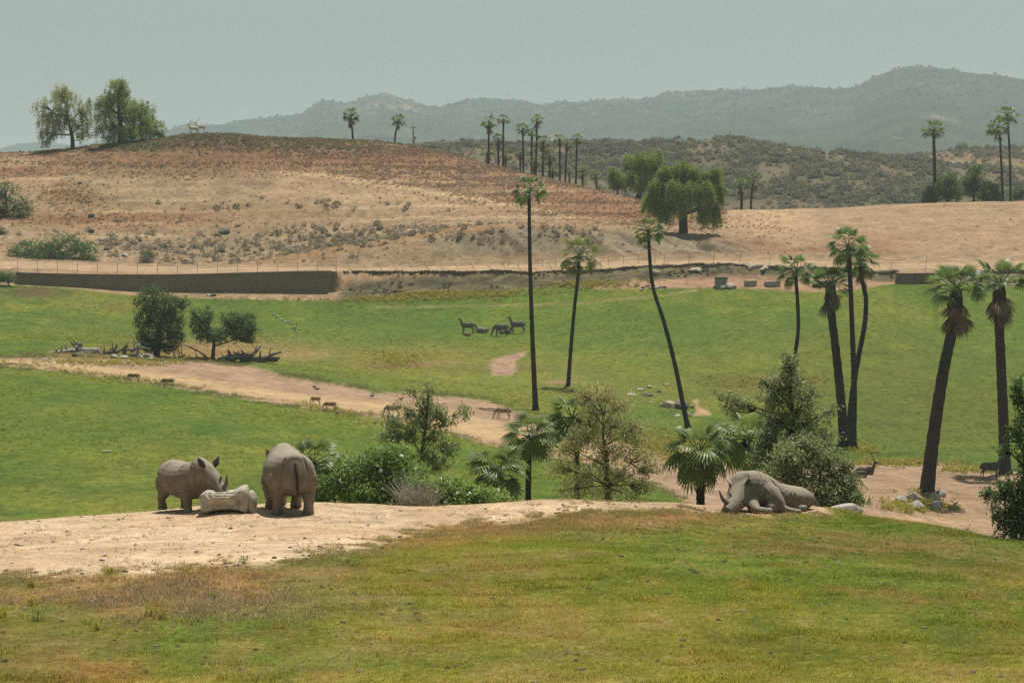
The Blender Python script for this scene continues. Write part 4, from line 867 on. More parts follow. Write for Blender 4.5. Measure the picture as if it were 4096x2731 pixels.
# ------------------------------------------------------------------ wall, fences, blocks
def wall(label, us, dz_top=0.0):
    root = empty('retaining_wall', at(us[0], 349)); tag(root, label, 'wall'); O = np.array(root.location)
    front = []; top = []
    for u in us:
        dwl = float(curve(V_WALL, np.array([float(u)]))[0, 0]); vb = float(curve(V_WALL, np.array([float(u)]))[0, 1]); vt = float(curve(V_TOP, np.array([float(u)]))[0, 1])
        front.append((X(u, dwl), dwl - .12, Zv(vb, dwl) - 0.5)); top.append((X(u, dwl), dwl - .12, Zv(vt, dwl + .5) + 0.06 + dz_top))
    G = Geo(); n = len(us); F = np.array(front) - O; T = np.array(top) - O
    th = np.array([0, .75, 0])
    V = np.concatenate([F, T, T + th, F + th]); i = np.arange(n - 1)
    Q = np.concatenate([np.stack([i, i + 1, n + i + 1, n + i], -1), np.stack([n + i, n + i + 1, 2 * n + i + 1, 2 * n + i], -1), np.stack([2 * n + i, 2 * n + i + 1, 3 * n + i + 1, 3 * n + i], -1)])
    ends = np.array([(0, n, 2 * n, 3 * n), (n - 1, 4 * n - 1, 3 * n - 1, 2 * n - 1)])
    G.add(V, np.concatenate([Q, ends])); link('wall_face', G.mesh('wall_face', M_WALL, False), root)
    C_ = Geo()
    v, f = tube(T + np.array([0, .3, .06]), .42, 4, True, .05, np.array([0, 1.0, 0])); C_.add(v, f)
    link('coping', C_.mesh('coping', M_WALL, False), root)
    return root
wall('long dark brown retaining wall across the left of the valley', list(range(66, 1361, 37)))
wall('short brown wall section at the far right of the lawn', list(range(3585, 3741, 31)))

def fence(label, pts, height, lean=0.0, tops=None, wires=3, r=.03, group=None, mat=None, jitter=0.0, seed=0, back=0.0):
    """pts: ground points of the posts"""
    rr = rng(seed + 40); root = empty('wire_fence', pts[0]); tag(root, label, 'fence', group); O = np.array(root.location)
    tp = []
    for k, p in enumerate(pts):
        p = np.array(p) - O; h = height * (1 + rr.normal(0, jitter)); t = p + np.array([lean * h + rr.normal(0, jitter * .3), -back * h, h]); tp.append((p, t))
        v, f = tube(np.array([p - (0, 0, .3), t]), r, 5); link('post', Geo().add(v, f).mesh('post', mat or M_METAL), root)
    for w in range(wires):
        q = (w + 1) / wires
        P_ = np.array([p + (t - p) * q for p, t in tp]); sag = []
        for a, b2 in zip(P_[:-1], P_[1:]):
            sag += [a, (a + b2) / 2 - (0, 0, .03)]
        sag.append(P_[-1]); v, f = tube(np.array(sag), r * .55 if w == wires - 1 else r * .28, 3, False)
        link('top_rail' if w == wires - 1 else 'wire', Geo().add(v, f).mesh('wire', M_METAL), root)
    return root
def on_top(u, off=.55):
    d = float(curve(V_WALL, np.array([float(u)]))[0, 0]); y = d + off
    vt = float(curve(V_TOP, np.array([float(u)]))[0, 1]); return Vector((X(u, y), y, Zv(vt, y) - 0.02))
fence('upright mesh fence with thin posts along the top of the brown wall', [on_top(u, .25) + Vector((0, 0, .1)) for u in list(range(70, 1340, 80)) + [1345]], 1.62, wires=4, seed=1)
fence('leaning wire fence with slanted posts along the cut bank right of the brown wall', [at(u, float(curve(V_WALL, np.array([float(u)]))[0, 0]) + 3.5) for u in range(1352, 2350, 62)], 1.25, lean=-.75, wires=2, seed=2, jitter=.06)
fence('upright wire fence along the far side of the service road', [at(u, 357.5) for u in (2034, 2075, 2170, 2222, 2272, 2375, 2433, 2494, 2555, 2620)], 1.3, wires=2, seed=3, jitter=.05)
fence('wire fence with tall posts climbing over the bank at right', [at(u, float(curve(V_WALL, np.array([float(u)]))[0, 0]) + 2.6) for u in (2652, 2752, 2850, 2956, 3075, 3200, 3330, 3450, 3560, 3700)], 2.0, lean=.12, wires=2, seed=4, jitter=.05)
fence('row of short pale posts in the gully behind the orange mound', [at(u, 388) for u in (430, 510, 815, 1090, 1180, 1276, 1366, 1560, 1650, 1710, 1845)], 1.3, wires=1, r=.035, seed=5, mat=M_WOODPOST, jitter=.12)
fence('low wire fence running behind the hill below the palm grove', [at(u, y) for u, y in ((2300, 436), (2380, 433), (2460, 430), (2540, 428), (2600, 427))], 1.1, wires=2, seed=6)
root = empty('utility_pole', at(1653, 472)); tag(root, 'thin utility pole with pale box on the ridge line', 'pole')
z1 = Zv(500, 472) - root.location.z
v, f = tube([(0, 0, -.3), (0, 0, z1)], [.12, .09], 6); link('pole', Geo().add(v, f).mesh('pole', M_DARKWOOD), root)
v, f = box(0, 0, z1 - .5, 1.1, .1, .1); link('crossarm', Geo().add(v, f).mesh('crossarm', M_DARKWOOD, False), root)
v, f = tube([(.38, 0, z1 - 2.6), (.38, 0, z1 - 1.9)], .19, 8); link('transformer_can', Geo().add(v, f).mesh('transformer_can', NT('pale_grey_paint').bsdf((.5, .47, .42), .5)), root)
v, f = tube([(.22, 0, -.3), (.22, 0, z1 - 2.2)], [.05, .05], 5); link('conduit', Geo().add(v, f).mesh('conduit', M_DARKWOOD), root)
M_CONC = rockmat('grey_concrete', (.24, .205, .155), (.34, .295, .23), (.42, .37, .29))
b = spot(2950, 1136, 335, 347)
root = empty('concrete_ring', at(2885, b.y - 1)); tag(root, 'round grey concrete well ring at the far edge of the lawn', 'well ring')
def ring(r0, r1, h):
    a = np.linspace(0, 2 * math.pi, 20, endpoint=False); c = np.stack([np.cos(a), np.sin(a)], -1)
    V = np.concatenate([np.c_[c * r1, np.full(20, -.3)], np.c_[c * r1, np.full(20, h)], np.c_[c * r0, np.full(20, h)], np.c_[c * r0, np.full(20, -.3)]])
    j = np.arange(20); k = (j + 1) % 20
    return V, np.concatenate([np.stack([20 * q + j, 20 * q + k, 20 * q + 20 + k, 20 * q + 20 + j], -1) for q in range(3)])
v, f = ring(.68, .86, 1.15); link('ring_wall', Geo().add(v, f).mesh('ring_wall', M_CONC), root)
v, f = ring(.7, .93, 1.28); v[:, 2] = np.where(v[:, 2] < 0, 1.16, v[:, 2]); link('rim', Geo().add(v, f).mesh('rim', M_CONC), root)
for u, w_, h_, lb in ((3002, 1.5, .75, 'long tan stone block just right of the well ring'), (3088, 1.9, .7, 'tan stone block second from the well ring'), (3280, 1.9, .7, 'brown stone block below the bank behind the crossing palms')):
    p = at(u, 342.5); v, f = box(0, 0, 0, w_, .9, h_); vv, ff = v.copy(), f
    v2 = v * (1 + rng(int(u)).normal(0, .05, (8, 1))); o = link('stone_block', mesh_np('stone_block', v2, f, False, M_SANDSTONE)); o.location = p + Vector((0, 0, h_ * .4)); o.rotation_euler = (0, 0, .15); tag(o, lb, 'stone block', 'stone blocks by the well ring')
    bv = o.modifiers.new('bevel', 'BEVEL'); bv.width = .08; bv.segments = 2
o = link('stone_slab', mesh_np('stone_slab', *box(0, 0, 0, 1.6, .5, .35), False, M_SANDSTONE)); o.location = at(2822, 393) + Vector((0, 0, .1)); tag(o, 'low tan slab beside the dirt road by the weeping tree', 'stone slab')

# ------------------------------------------------------------------ rocks
def rock(label, p, sx, sy, sz, mat, seed, group=None, name='boulder', sink=.35, rz=0.0, cat='rock', sub=2, rough=.3):
    o = link(name, rock_mesh(name, seed, sx, sy, sz, mat, sub, rough)); o.location = Vector(p) + Vector((0, 0, sz * (1 - 2 * sink) * .5 + sz * .15)); o.rotation_euler = (0, 0, rz); return tag(o, label, cat, group)
def m1(px, y): return m_px(px, y)
# the carved looking rock between the two standing rhinos
tb = at(902, 68.6)
root = empty('sandstone_trough', tb); tag(root, 'pale carved sandstone block with raised right end between the two standing rhinos', 'rock')
vi, fi = ico(4); r = rng(3)
s = m1(1, 68.6)
def trough_shape(v):
    x = v[:, 0]; z = v[:, 2]; y = v[:, 1]
    q = np.sign(v) * np.abs(v) ** .42                      # boxier
    X_ = q[:, 0] * 98 * s
    top = np.interp(X_ / s, [-100, -60, -20, 25, 55, 85, 100], [62, 62, 55, 56, 72, 88, 68])
    bot = np.interp(X_ / s, [-100, -40, 0, 50, 90, 100], [-36, -20, -8, -18, -34, -34])
    zc_ = np.where(q[:, 2] > 0, q[:, 2] * (top - 10), -q[:, 2] * (bot - 10)) * s + 10 * s
    return np.stack([X_, q[:, 1] * .42, zc_], -1)
V = trough_shape(vi); V += vi * (0.06 * n3d(V * 3.2 + 2, 4) + .03 * n3d(V * 9, 5) - 0.09 * smooth(.2, .4, n3d(V * 2.6 + 7, 9)))[:, None]
groove = np.exp(-((V[:, 2] - (12 * s + .10 * (V[:, 0] * 1.1) ** 2)) / .028) ** 2) * (np.abs(V[:, 0]) < .42) * (V[:, 1] < 0); V[:, 1] += groove * .09
o = link('block', mesh_np('block', V, fi, False, M_PALEROCK), root); o.location = (0, 0, m1(18, 68.6))
V = vi * (.14, .3, .34); V += vi * (.04 * n3d(V * 5 + 9, 14))[:, None]
o = link('end_stone', mesh_np('end_stone', V, fi, False, M_PALEROCK), root); o.location = (m1(104, 68.6), .05, .16)
o = link('ring_stone', mesh_np('ring_stone', *ring(.12, .30, .06), False, M_ROCK)); o.location = spot(426, 1806, 100, 220); tag(o, 'flat white ring stone lying on the left lawn', 'stone')
# rocks by the palms and in the valley
pb = spot(3705, 1975, 130, 240)
def at_px(u, v, y0=130, y1=345): return spot(u, v, y0, y1)
RK = [(3605, 2012, 24, 17, 'white slab leaning at the left of the palm foot ring'), (3650, 2005, 24, 14, 'flat pale rock in the middle of the palm foot ring'), (3665, 2035, 36, 15, 'low tan rock at the front of the palm foot ring'), (3740, 2010, 24, 20, 'upright pale rock right in the palm foot ring'), (3740, 2035, 30, 16, 'pale rock at the front right of the palm foot ring'),
      (3645, 1985, 12, 8, 'small pale rock left behind the leaning palm foot'), (3772, 1985, 18, 13, 'pale rock right behind the leaning palm foot'), (3722, 1990, 20, 12, 'grey rock against the leaning palm foot'), (3755, 1975, 12, 8, 'small dark rock behind the leaning palm foot')]
for i, (u, v_, hw_, hh_, lb) in enumerate(RK):
    p = at_px(u, v_); rock(lb, p, m1(hw_, p.y) * 1.2, m1(hw_, p.y), m1(hh_, p.y) * 1.6, M_ROCK if i not in (7, 8) else M_DARKROCK, 200 + i, 'rocks round the leaning palm', rz=i * .7, sink=.2)
p = at(3388, 79.5); rock('big pale granite boulder at the foot of the drooping shrub', p + Vector((0, 0, .1)), m1(66, 79.5), .4, m1(44, 79.5), M_ROCK, 230, sub=3)
RK = [(2672, 1630, 34, 24, M_SANDSTONE, 'tan half of the large split boulder on the lawn'), (2715, 1632, 44, 24, M_DARKROCK, 'grey half of the large split boulder on the lawn'), (2526, 1582, 32, 8, M_ROCK, 'long flat rock edging the lawn terrace'), (2590, 1582, 28, 8, M_DARKROCK, 'dark flat rock right of the long flat rock'), (2560, 1560, 18, 6, M_ROCK, 'narrow pale rock above the long flat rock'), (2595, 1550, 16, 8, M_SANDSTONE, 'tan triangular rock above the lawn terrace'),
      (2635, 1568, 12, 7, M_DARKROCK, 'dark stump like rock on the lawn terrace'), (2665, 1540, 16, 4, M_SANDSTONE, 'thin tan slab at the top of the lawn terrace'), (2712, 1665, 17, 7, M_ROCK, 'pale flat rock below the split boulder'), (2600, 1610, 14, 4, M_SANDSTONE, 'small sunk slab left of the split boulder'), (2768, 1632, 10, 8, M_DARKROCK, 'small grey rock beside the sandy pool'), (2755, 1665, 12, 14, M_SANDSTONE, 'tan rock beside the bowed palm trunk'),
      (2715, 1720, 24, 12, M_SANDSTONE, 'pale tan boulder above the dark rough palm'), (2755, 1730, 18, 14, M_SANDSTONE, 'second tan boulder above the dark rough palm')]
for i, (u, v_, hw_, hh_, mt, lb) in enumerate(RK):
    p = at_px(u, v_); rock(lb, p, m1(hw_, p.y), m1(hw_, p.y) * .8, m1(hh_, p.y) * 1.1, mt, 240 + i, 'rocks on the lawn terrace', rz=i * .9)
RK = [(1082, 1248, 5, 4), (1095, 1258, 6, 4), (1108, 1268, 9, 6), (1126, 1280, 8, 5), (1140, 1288, 9, 5), (1152, 1287, 6, 4), (1168, 1295, 7, 4), (1182, 1322, 6, 5), (1171, 1347, 7, 4), (1195, 1372, 6, 3), (1182, 1410, 5, 3)]
names_ = ['topmost', 'second', 'third and largest', 'fourth', 'fifth', 'sixth', 'seventh', 'eighth', 'ninth', 'tenth', 'lowest']
for i, (u, v_, hw_, hh_) in enumerate(RK):
    p = at_px(u, v_); rock(f'{names_[i]} grey stone down the line of stones right of the dark trees', p, m1(hw_, p.y), m1(hw_, p.y), m1(hh_, p.y), M_ROCK, 260 + i, 'line of stones on the left lawn', 'stone', rz=i)
RK = [(850, 1183, 16, 8, M_DARKROCK, 'grey boulder below the brown wall'), (835, 1185, 9, 6, M_ROCK, 'small pale stone left of the boulder below the brown wall'), (1404, 1160, 9, 8, M_DARKROCK, 'dark mound like stone at the right end of the brown wall')]
for i, (u, v_, hw_, hh_, mt, lb) in enumerate(RK):
    p = spot(u, v_, 300, 352); rock(lb, p, m1(hw_, p.y), m1(hw_, p.y), m1(hh_, p.y), mt, 280 + i, None, rz=i)
rr = rng(12)
RUB = ['first', 'second', 'third', 'fourth', 'fifth', 'sixth', 'seventh', 'eighth', 'ninth', 'tenth', 'eleventh', 'twelfth', 'thirteenth', 'fourteenth', 'fifteenth', 'rightmost']
for i in range(16):
    u = 2550 + 7.2 * i + rr.uniform(-2, 2); p = at(u, 342.5 + rr.normal(0, .8)); k = 6 + 5 * rr.random()
    rock(f'{RUB[i]} stone of the rubble heap below the bank, counted from the left', p, m1(k, p.y), m1(k, p.y), m1(k * .6, p.y), M_ROCK if i % 3 else M_DARKROCK, 290 + i, 'rubble heap below the bank', 'stone', rz=i)
for i, (u, k, h, lb) in enumerate([(2888, 22, 16, 'tan boulder leaning on the front of the well ring'), (2920, 20, 20, 'pale boulder right of the well ring'), (2935, 12, 12, 'small pale boulder beside the well ring')]):
    p = at(u, 341.2); rock(lb, p, m1(k, p.y), m1(k, p.y), m1(h, p.y), M_SANDSTONE if i == 0 else M_ROCK, 310 + i, 'boulders by the well ring', rz=i)
for i, (u, k, h, lb) in enumerate([(3010, 34, 30, 'craggy outcrop in the bank above the stone blocks'), (3055, 30, 22, 'second craggy outcrop in the bank'), (2780, 30, 22, 'pale outcrop in the bank left of the well ring'), (2625, 20, 20, 'pale lump of rock in the bank behind the bowed palm')]):
    p = at(u, 347.2) + Vector((0, 0, -.35)); rock(lb, p, m1(k, p.y), 1.0, m1(h, p.y) * .7, M_SANDSTONE, 320 + i, 'outcrops in the bank', 'outcrop', rz=.2 * i, sub=3, rough=.7)
for i, (u, v_, k, h, lb) in enumerate([(272, 597, 12, 8, 'pale rock at the foot of the airy hilltop tree'), (82, 607, 8, 6, 'dark rock at the far left of the hilltop'), (105, 606, 10, 4, 'flat rock at the left of the hilltop'), (300, 605, 16, 4, 'low pale slab below the airy hilltop tree'), (365, 928, 14, 12, 'dark gash like rock on the lower hillside'), (366, 868, 13, 14, 'dark split rock on the rusty hillside'), (318, 735, 11, 8, 'dark rock on the upper hillside'), (900, 930, 28, 16, 'dark rock ledge above the gully'), (425, 1000, 14, 12, 'pale boulder right of the dark thicket'), (500, 1025, 18, 10, 'tan slab rock above the wall')]):
    p = spot(u, v_, 366, 455); rock(lb, p, m1(k, p.y), m1(k, p.y), m1(h, p.y), M_DARKROCK if 'dark' in lb else M_ROCK, 330 + i, 'rocks on the dry hillside', rz=i)

# ------------------------------------------------------------------ log pile by the dark trees
def log(label, u0, v0, u1, v1, w0, w1, mat, dy=0.0, bend=0.0, group='weathered logs of the pile', name='log', yy=None, cat='log', stubs=0, seed=0):
    y = yy if yy is not None else yA - 4
    y = y + dy
    a = np.array([X(u0, y), y, Zv(v0, y)]); b_ = np.array([X(u1, y), y + .4, Zv(v1, y)])
    g0 = ground_z(a[0], a[1])
    o_ = Vector(a); mid = (a + b_) / 2 + np.array([0, 0, m_px(bend, y)])
    P_ = bez([a, mid, b_], 9) - a
    t = np.linspace(0, 1, 9); W = mix(m_px(w0, y), m_px(w1, y), t) * .5 * (1 + .12 * np.sin(t * 11 + seed))
    root = empty(name, a); tag(root, label, cat, group)
    v, f = tube(P_, W, 8); link('stem', Geo().add(v, f).mesh('stem', mat), root)
    r_ = rng(seed + 3)
    for k in range(stubs):
        q = P_[2 + (k * 2) % 6]; d = np.array([r_.normal(0, .5), -.3, .9]) * m_px(22 + 20 * r_.random(), y)
        v, f = tube(np.array([q, q + d * .6, q + d]), [W[3] * .5, W[3] * .35, W[3] * .15], 6); link('branch_stub', Geo().add(v, f).mesh('branch_stub', mat), root)
    return root
LG = [(185, 1418, 300, 1402, 13, 9, M_DEADWOOD, 'pale log at the left end of the pile', 0, 2), (240, 1428, 400, 1418, 16, 14, M_DARKWOOD, 'thick dark log lying across the front of the pile', 6, 1), (232, 1412, 395, 1406, 15, 18, M_DEADWOOD, 'long pale log on top of the left pile', 5, 1), (315, 1438, 385, 1434, 14, 12, M_DEADWOOD, 'short round ended log at the front of the pile', 0, 0),
      (275, 1412, 308, 1385, 8, 7, M_DEADWOOD, 'pale limb propped up from the pile', 0, 0), (316, 1412, 318, 1372, 18, 12, M_DARKWOOD, 'upright dark stump on the log pile', 0, 2), (165, 1425, 235, 1432, 9, 7, M_DEADWOOD, 'thin log at the far left of the pile', 0, 0), (385, 1425, 388, 1398, 14, 10, M_DARKWOOD, 'dark upright stump right of the long pale log', 0, 1),
      (400, 1420, 470, 1408, 12, 9, M_DARKWOOD, 'dark knotted log in the middle of the pile', 4, 2), (445, 1415, 470, 1380, 8, 5, M_DARKWOOD, 'dark snag sticking up in the middle of the pile', 0, 2), (470, 1405, 525, 1400, 8, 6, M_DARKWOOD, 'dark limb bowed behind the pile', 5, 2), (495, 1415, 505, 1384, 10, 8, M_DARKWOOD, 'dark split stump left of the pale post', 0, 1),
      (235, 1443, 330, 1448, 9, 6, M_DEADWOOD, 'grey limb lying at the front foot of the pile', -3, 1), (520, 1405, 600, 1398, 9, 5, M_DARKWOOD, 'curved dark limb behind the pale post', 10, 1)]
for i, (u0, v0, u1, v1, w0, w1, mt, lb, bd, st) in enumerate(LG): log(lb, u0, v0, u1, v1, w0 * 1.6, w1 * 1.6, mt, dy=(i % 3) * .6 - .6, bend=bd, stubs=st, seed=i)
log('pale weathered upright post in front of the dense dark tree', 546, 1440, 553, 1374, 17, 13, M_DEADWOOD, dy=-2.5, group=None, name='wooden_post', cat='post', seed=31)
LG = [(720, 1442, 860, 1432, 8, 6, M_DARKWOOD, 'dark log left of the forked tree trunk', 2, 3), (735, 1378, 830, 1432, 4, 6, M_DEADWOOD, 'long bare pole leaning across the gap between the dark trees', 6, 0), (690, 1444, 740, 1420, 9, 6, M_DARKWOOD, 'dark snag at the foot of the dense dark tree', 0, 3), (870, 1436, 960, 1426, 8, 6, M_DEADWOOD, 'grey log right of the forked tree trunk', 2, 2), (900, 1440, 1010, 1424, 22, 14, M_DARKWOOD, 'thick dark root mass right of the forked tree', 6, 5),
      (960, 1438, 1118, 1432, 16, 9, M_DARKWOOD, 'long dark log at the right end of the pile', 2, 2), (1010, 1420, 1042, 1382, 12, 7, M_DEADWOOD, 'pale splintered stump sticking up at the right', 0, 1), (1060, 1432, 1125, 1408, 9, 6, M_DARKWOOD, 'dark forked limb at the far right of the pile', 3, 1), (1000, 1444, 1110, 1442, 11, 8, M_DARKWOOD, 'dark log lying lowest at the right end', 0, 0)]
for i, (u0, v0, u1, v1, w0, w1, mt, lb, bd, st) in enumerate(LG): log(lb, u0, v0, u1, v1, w0 * 1.5, w1 * 1.4, mt, dy=(i % 3) * .5 - .5, bend=bd, stubs=st, seed=40 + i, yy=yB, group='weathered logs by the forked tree')
log('dark fallen branch lying on the dirt at the lower right', 3862, 2112, 3902, 2140, 5, 3, M_DARKWOOD, yy=spot(3880, 2130, 120, 190).y, group=None, stubs=1, seed=60, name='fallen_branch', cat='branch')
RK = [(455, 1432, 22, 11, 'white pointed rock in the middle of the log pile'), (495, 1432, 24, 9, 'pale wedge rock right of the white pointed one'), (560, 1430, 20, 8, 'pale rock right of the upright post'), (590, 1420, 30, 14, 'large tan rounded rock behind the upright post'), (605, 1440, 18, 8, 'pale rock below the large tan rounded one'), (640, 1445, 22, 7, 'flat pale rock under the dense dark tree'), (665, 1450, 14, 5, 'small flat rock at the right of the rock row'), (178, 1440, 13, 6, 'pale stone at the left foot of the log pile'), (200, 1436, 12, 6, 'pale stone second from the left of the log pile'),
      (285, 1462, 14, 4, 'flat stone in front of the log pile'), (440, 1455, 9, 4, 'small stone in front of the pile centre'), (560, 1452, 10, 4, 'small stone in front of the upright post'), (300, 1425, 16, 10, 'dark stone wedged in the log pile'), (420, 1412, 12, 9, 'reddish dark stone on the pile centre')]
for i, (u, v_, k, h, lb) in enumerate(RK):
    p = spot(u, v_, 200, 300); p = at(u, min(p.y, yA - 3)); rock(lb, p, m1(k, p.y), m1(k, p.y) * .7, m1(h, p.y) * 1.2, M_DARKROCK if 'dark' in lb else M_ROCK, 350 + i, 'rocks of the log pile', rz=i)
# ------------------------------------------------------------------ animals
def union_mesh(name, parts, voxel, mat, smooth_n=4, folds=()):
    G = Geo()
    for v, f in parts: G.add(v, f)
    me0 = G.mesh('tmp'); o = bpy.data.objects.new('tmp', me0); COL.objects.link(o)
    m = o.modifiers.new('r', 'REMESH'); m.mode = 'VOXEL'; m.voxel_size = voxel
    s = o.modifiers.new('s', 'SMOOTH'); s.factor = .5; s.iterations = smooth_n
    dg = bpy.context.evaluated_depsgraph_get(); me = bpy.data.meshes.new_from_object(o.evaluated_get(dg))
    bpy.data.objects.remove(o); bpy.data.meshes.remove(me0)
    me.name = name; me.materials.clear(); me.materials.append(mat)
    me.polygons.foreach_set('use_smooth', np.full(len(me.polygons), True))
    if folds:                                    # creases pressed into the hide
        V = np.empty(len(me.vertices) * 3); me.vertices.foreach_get('co', V); V = V.reshape(-1, 3)
        N = np.empty(len(me.vertices) * 3); me.vertices.foreach_get('normal', N); N = N.reshape(-1, 3); dsp = np.zeros(len(V))
        for pts, w, dep in folds:
            q = bez(pts, 24); d = np.full(len(V), 9.0)
            for a, b2 in zip(q[:-1], q[1:]):
                e = b2 - a; t = np.clip(((V - a) @ e) / (e @ e + 1e-9), 0, 1); d = np.minimum(d, np.linalg.norm(V - a - t[:, None] * e, axis=1))
            g_ = np.exp(-(d / w) ** 2); dsp = np.maximum(dsp, g_ * dep); dsp -= np.exp(-((d - 2.2 * w) / (1.2 * w)) ** 2) * dep * .35 * (dsp < dep * .3)
        V -= N * dsp[:, None]; me.vertices.foreach_set('co', V.ravel()); me.update()
    return me
def verts_of(me):
    v = np.empty(len(me.vertices) * 3, np.float32); me.vertices.foreach_get('co', v); return v.reshape(-1, 3)
YS_ = np.array([0, 1.0, 0])
def L(rows, side=YS_, sides=14, n=None):
    """rows of (x, y, z, half width, half height)"""
    a = np.array(rows, float); n = n or max(8, len(a) * 4)
    p = bez(a[:, :3], n); d = np.concatenate([[0], np.cumsum(np.linalg.norm(np.diff(a[:, :3], axis=0), axis=1))]); x = np.linspace(0, d[-1], n)
    return tube(p, np.interp(x, d, a[:, 3]), sides, True, np.interp(x, d, a[:, 4]), side)
def limb(rows, sides=10):
    a = np.array(rows, float); n = len(a) * 4
    p = bez(a[:, :3], n); d = np.concatenate([[0], np.cumsum(np.linalg.norm(np.diff(a[:, :3], axis=0), axis=1))])
    return tube(p, np.interp(np.linspace(0, d[-1], n), d, a[:, 3]), sides)
m = NT('rhino_hide'); o_ = objvec(m)
f1_ = m.noise(3.0, 6, .65, o_); vv_ = m.n('ShaderNodeTexVoronoi', feature='DISTANCE_TO_EDGE'); vv_.inputs['Scale'].default_value = 16; m.l(o_, vv_.inputs['Vector'])
nz = m.n('ShaderNodeSeparateXYZ'); m.l(m.n('ShaderNodeNewGeometry').outputs['Normal'], nz.inputs[0])
hide = m.ramp(f1_, [(0.25, (.13, .105, .073)), (0.55, (.20, .165, .118)), (0.8, (.28, .236, .172))])
dust = m.maprange(nz.outputs['Z'], 0.1, 0.95, 0.0, 0.6)          # pale dust lies on the back
hide = m.mixc(hide, (.36, .30, .22), dust)
fold = m.mixc(f1_, vv_.outputs['Distance'], .4)
M_RHINO = m.bsdf(hide, .85, fold, .55, .03, spec=.2)
M_HORN = bark('rhino_horn', (.10, .085, .065), (.22, .19, .15), False, 14)
M_EYE = NT('dark_eye').bsdf((.012, .01, .009), .25, spec=.5)
M_TAIL = NT('rhino_tail_hide').bsdf((.045, .036, .027), .8)
M_EAR = NT('ear_inside').bsdf((.05, .042, .035), .8)

def ear(base, tip, w, side):
    p = bez([base, (np.array(base) * .5 + np.array(tip) * .5), tip], 6)
    return tube(p, np.array([.35, .8, 1, .85, .5, .08]) * w, 8, True, np.array([.3, .4, .35, .3, .2, .06]) * w * .8, np.asarray(side, float))
def cone(pts, r0, sides=10):
    p = bez(pts, 9); return tube(p, r0 * np.linspace(1, .04, 9) ** .8, sides)

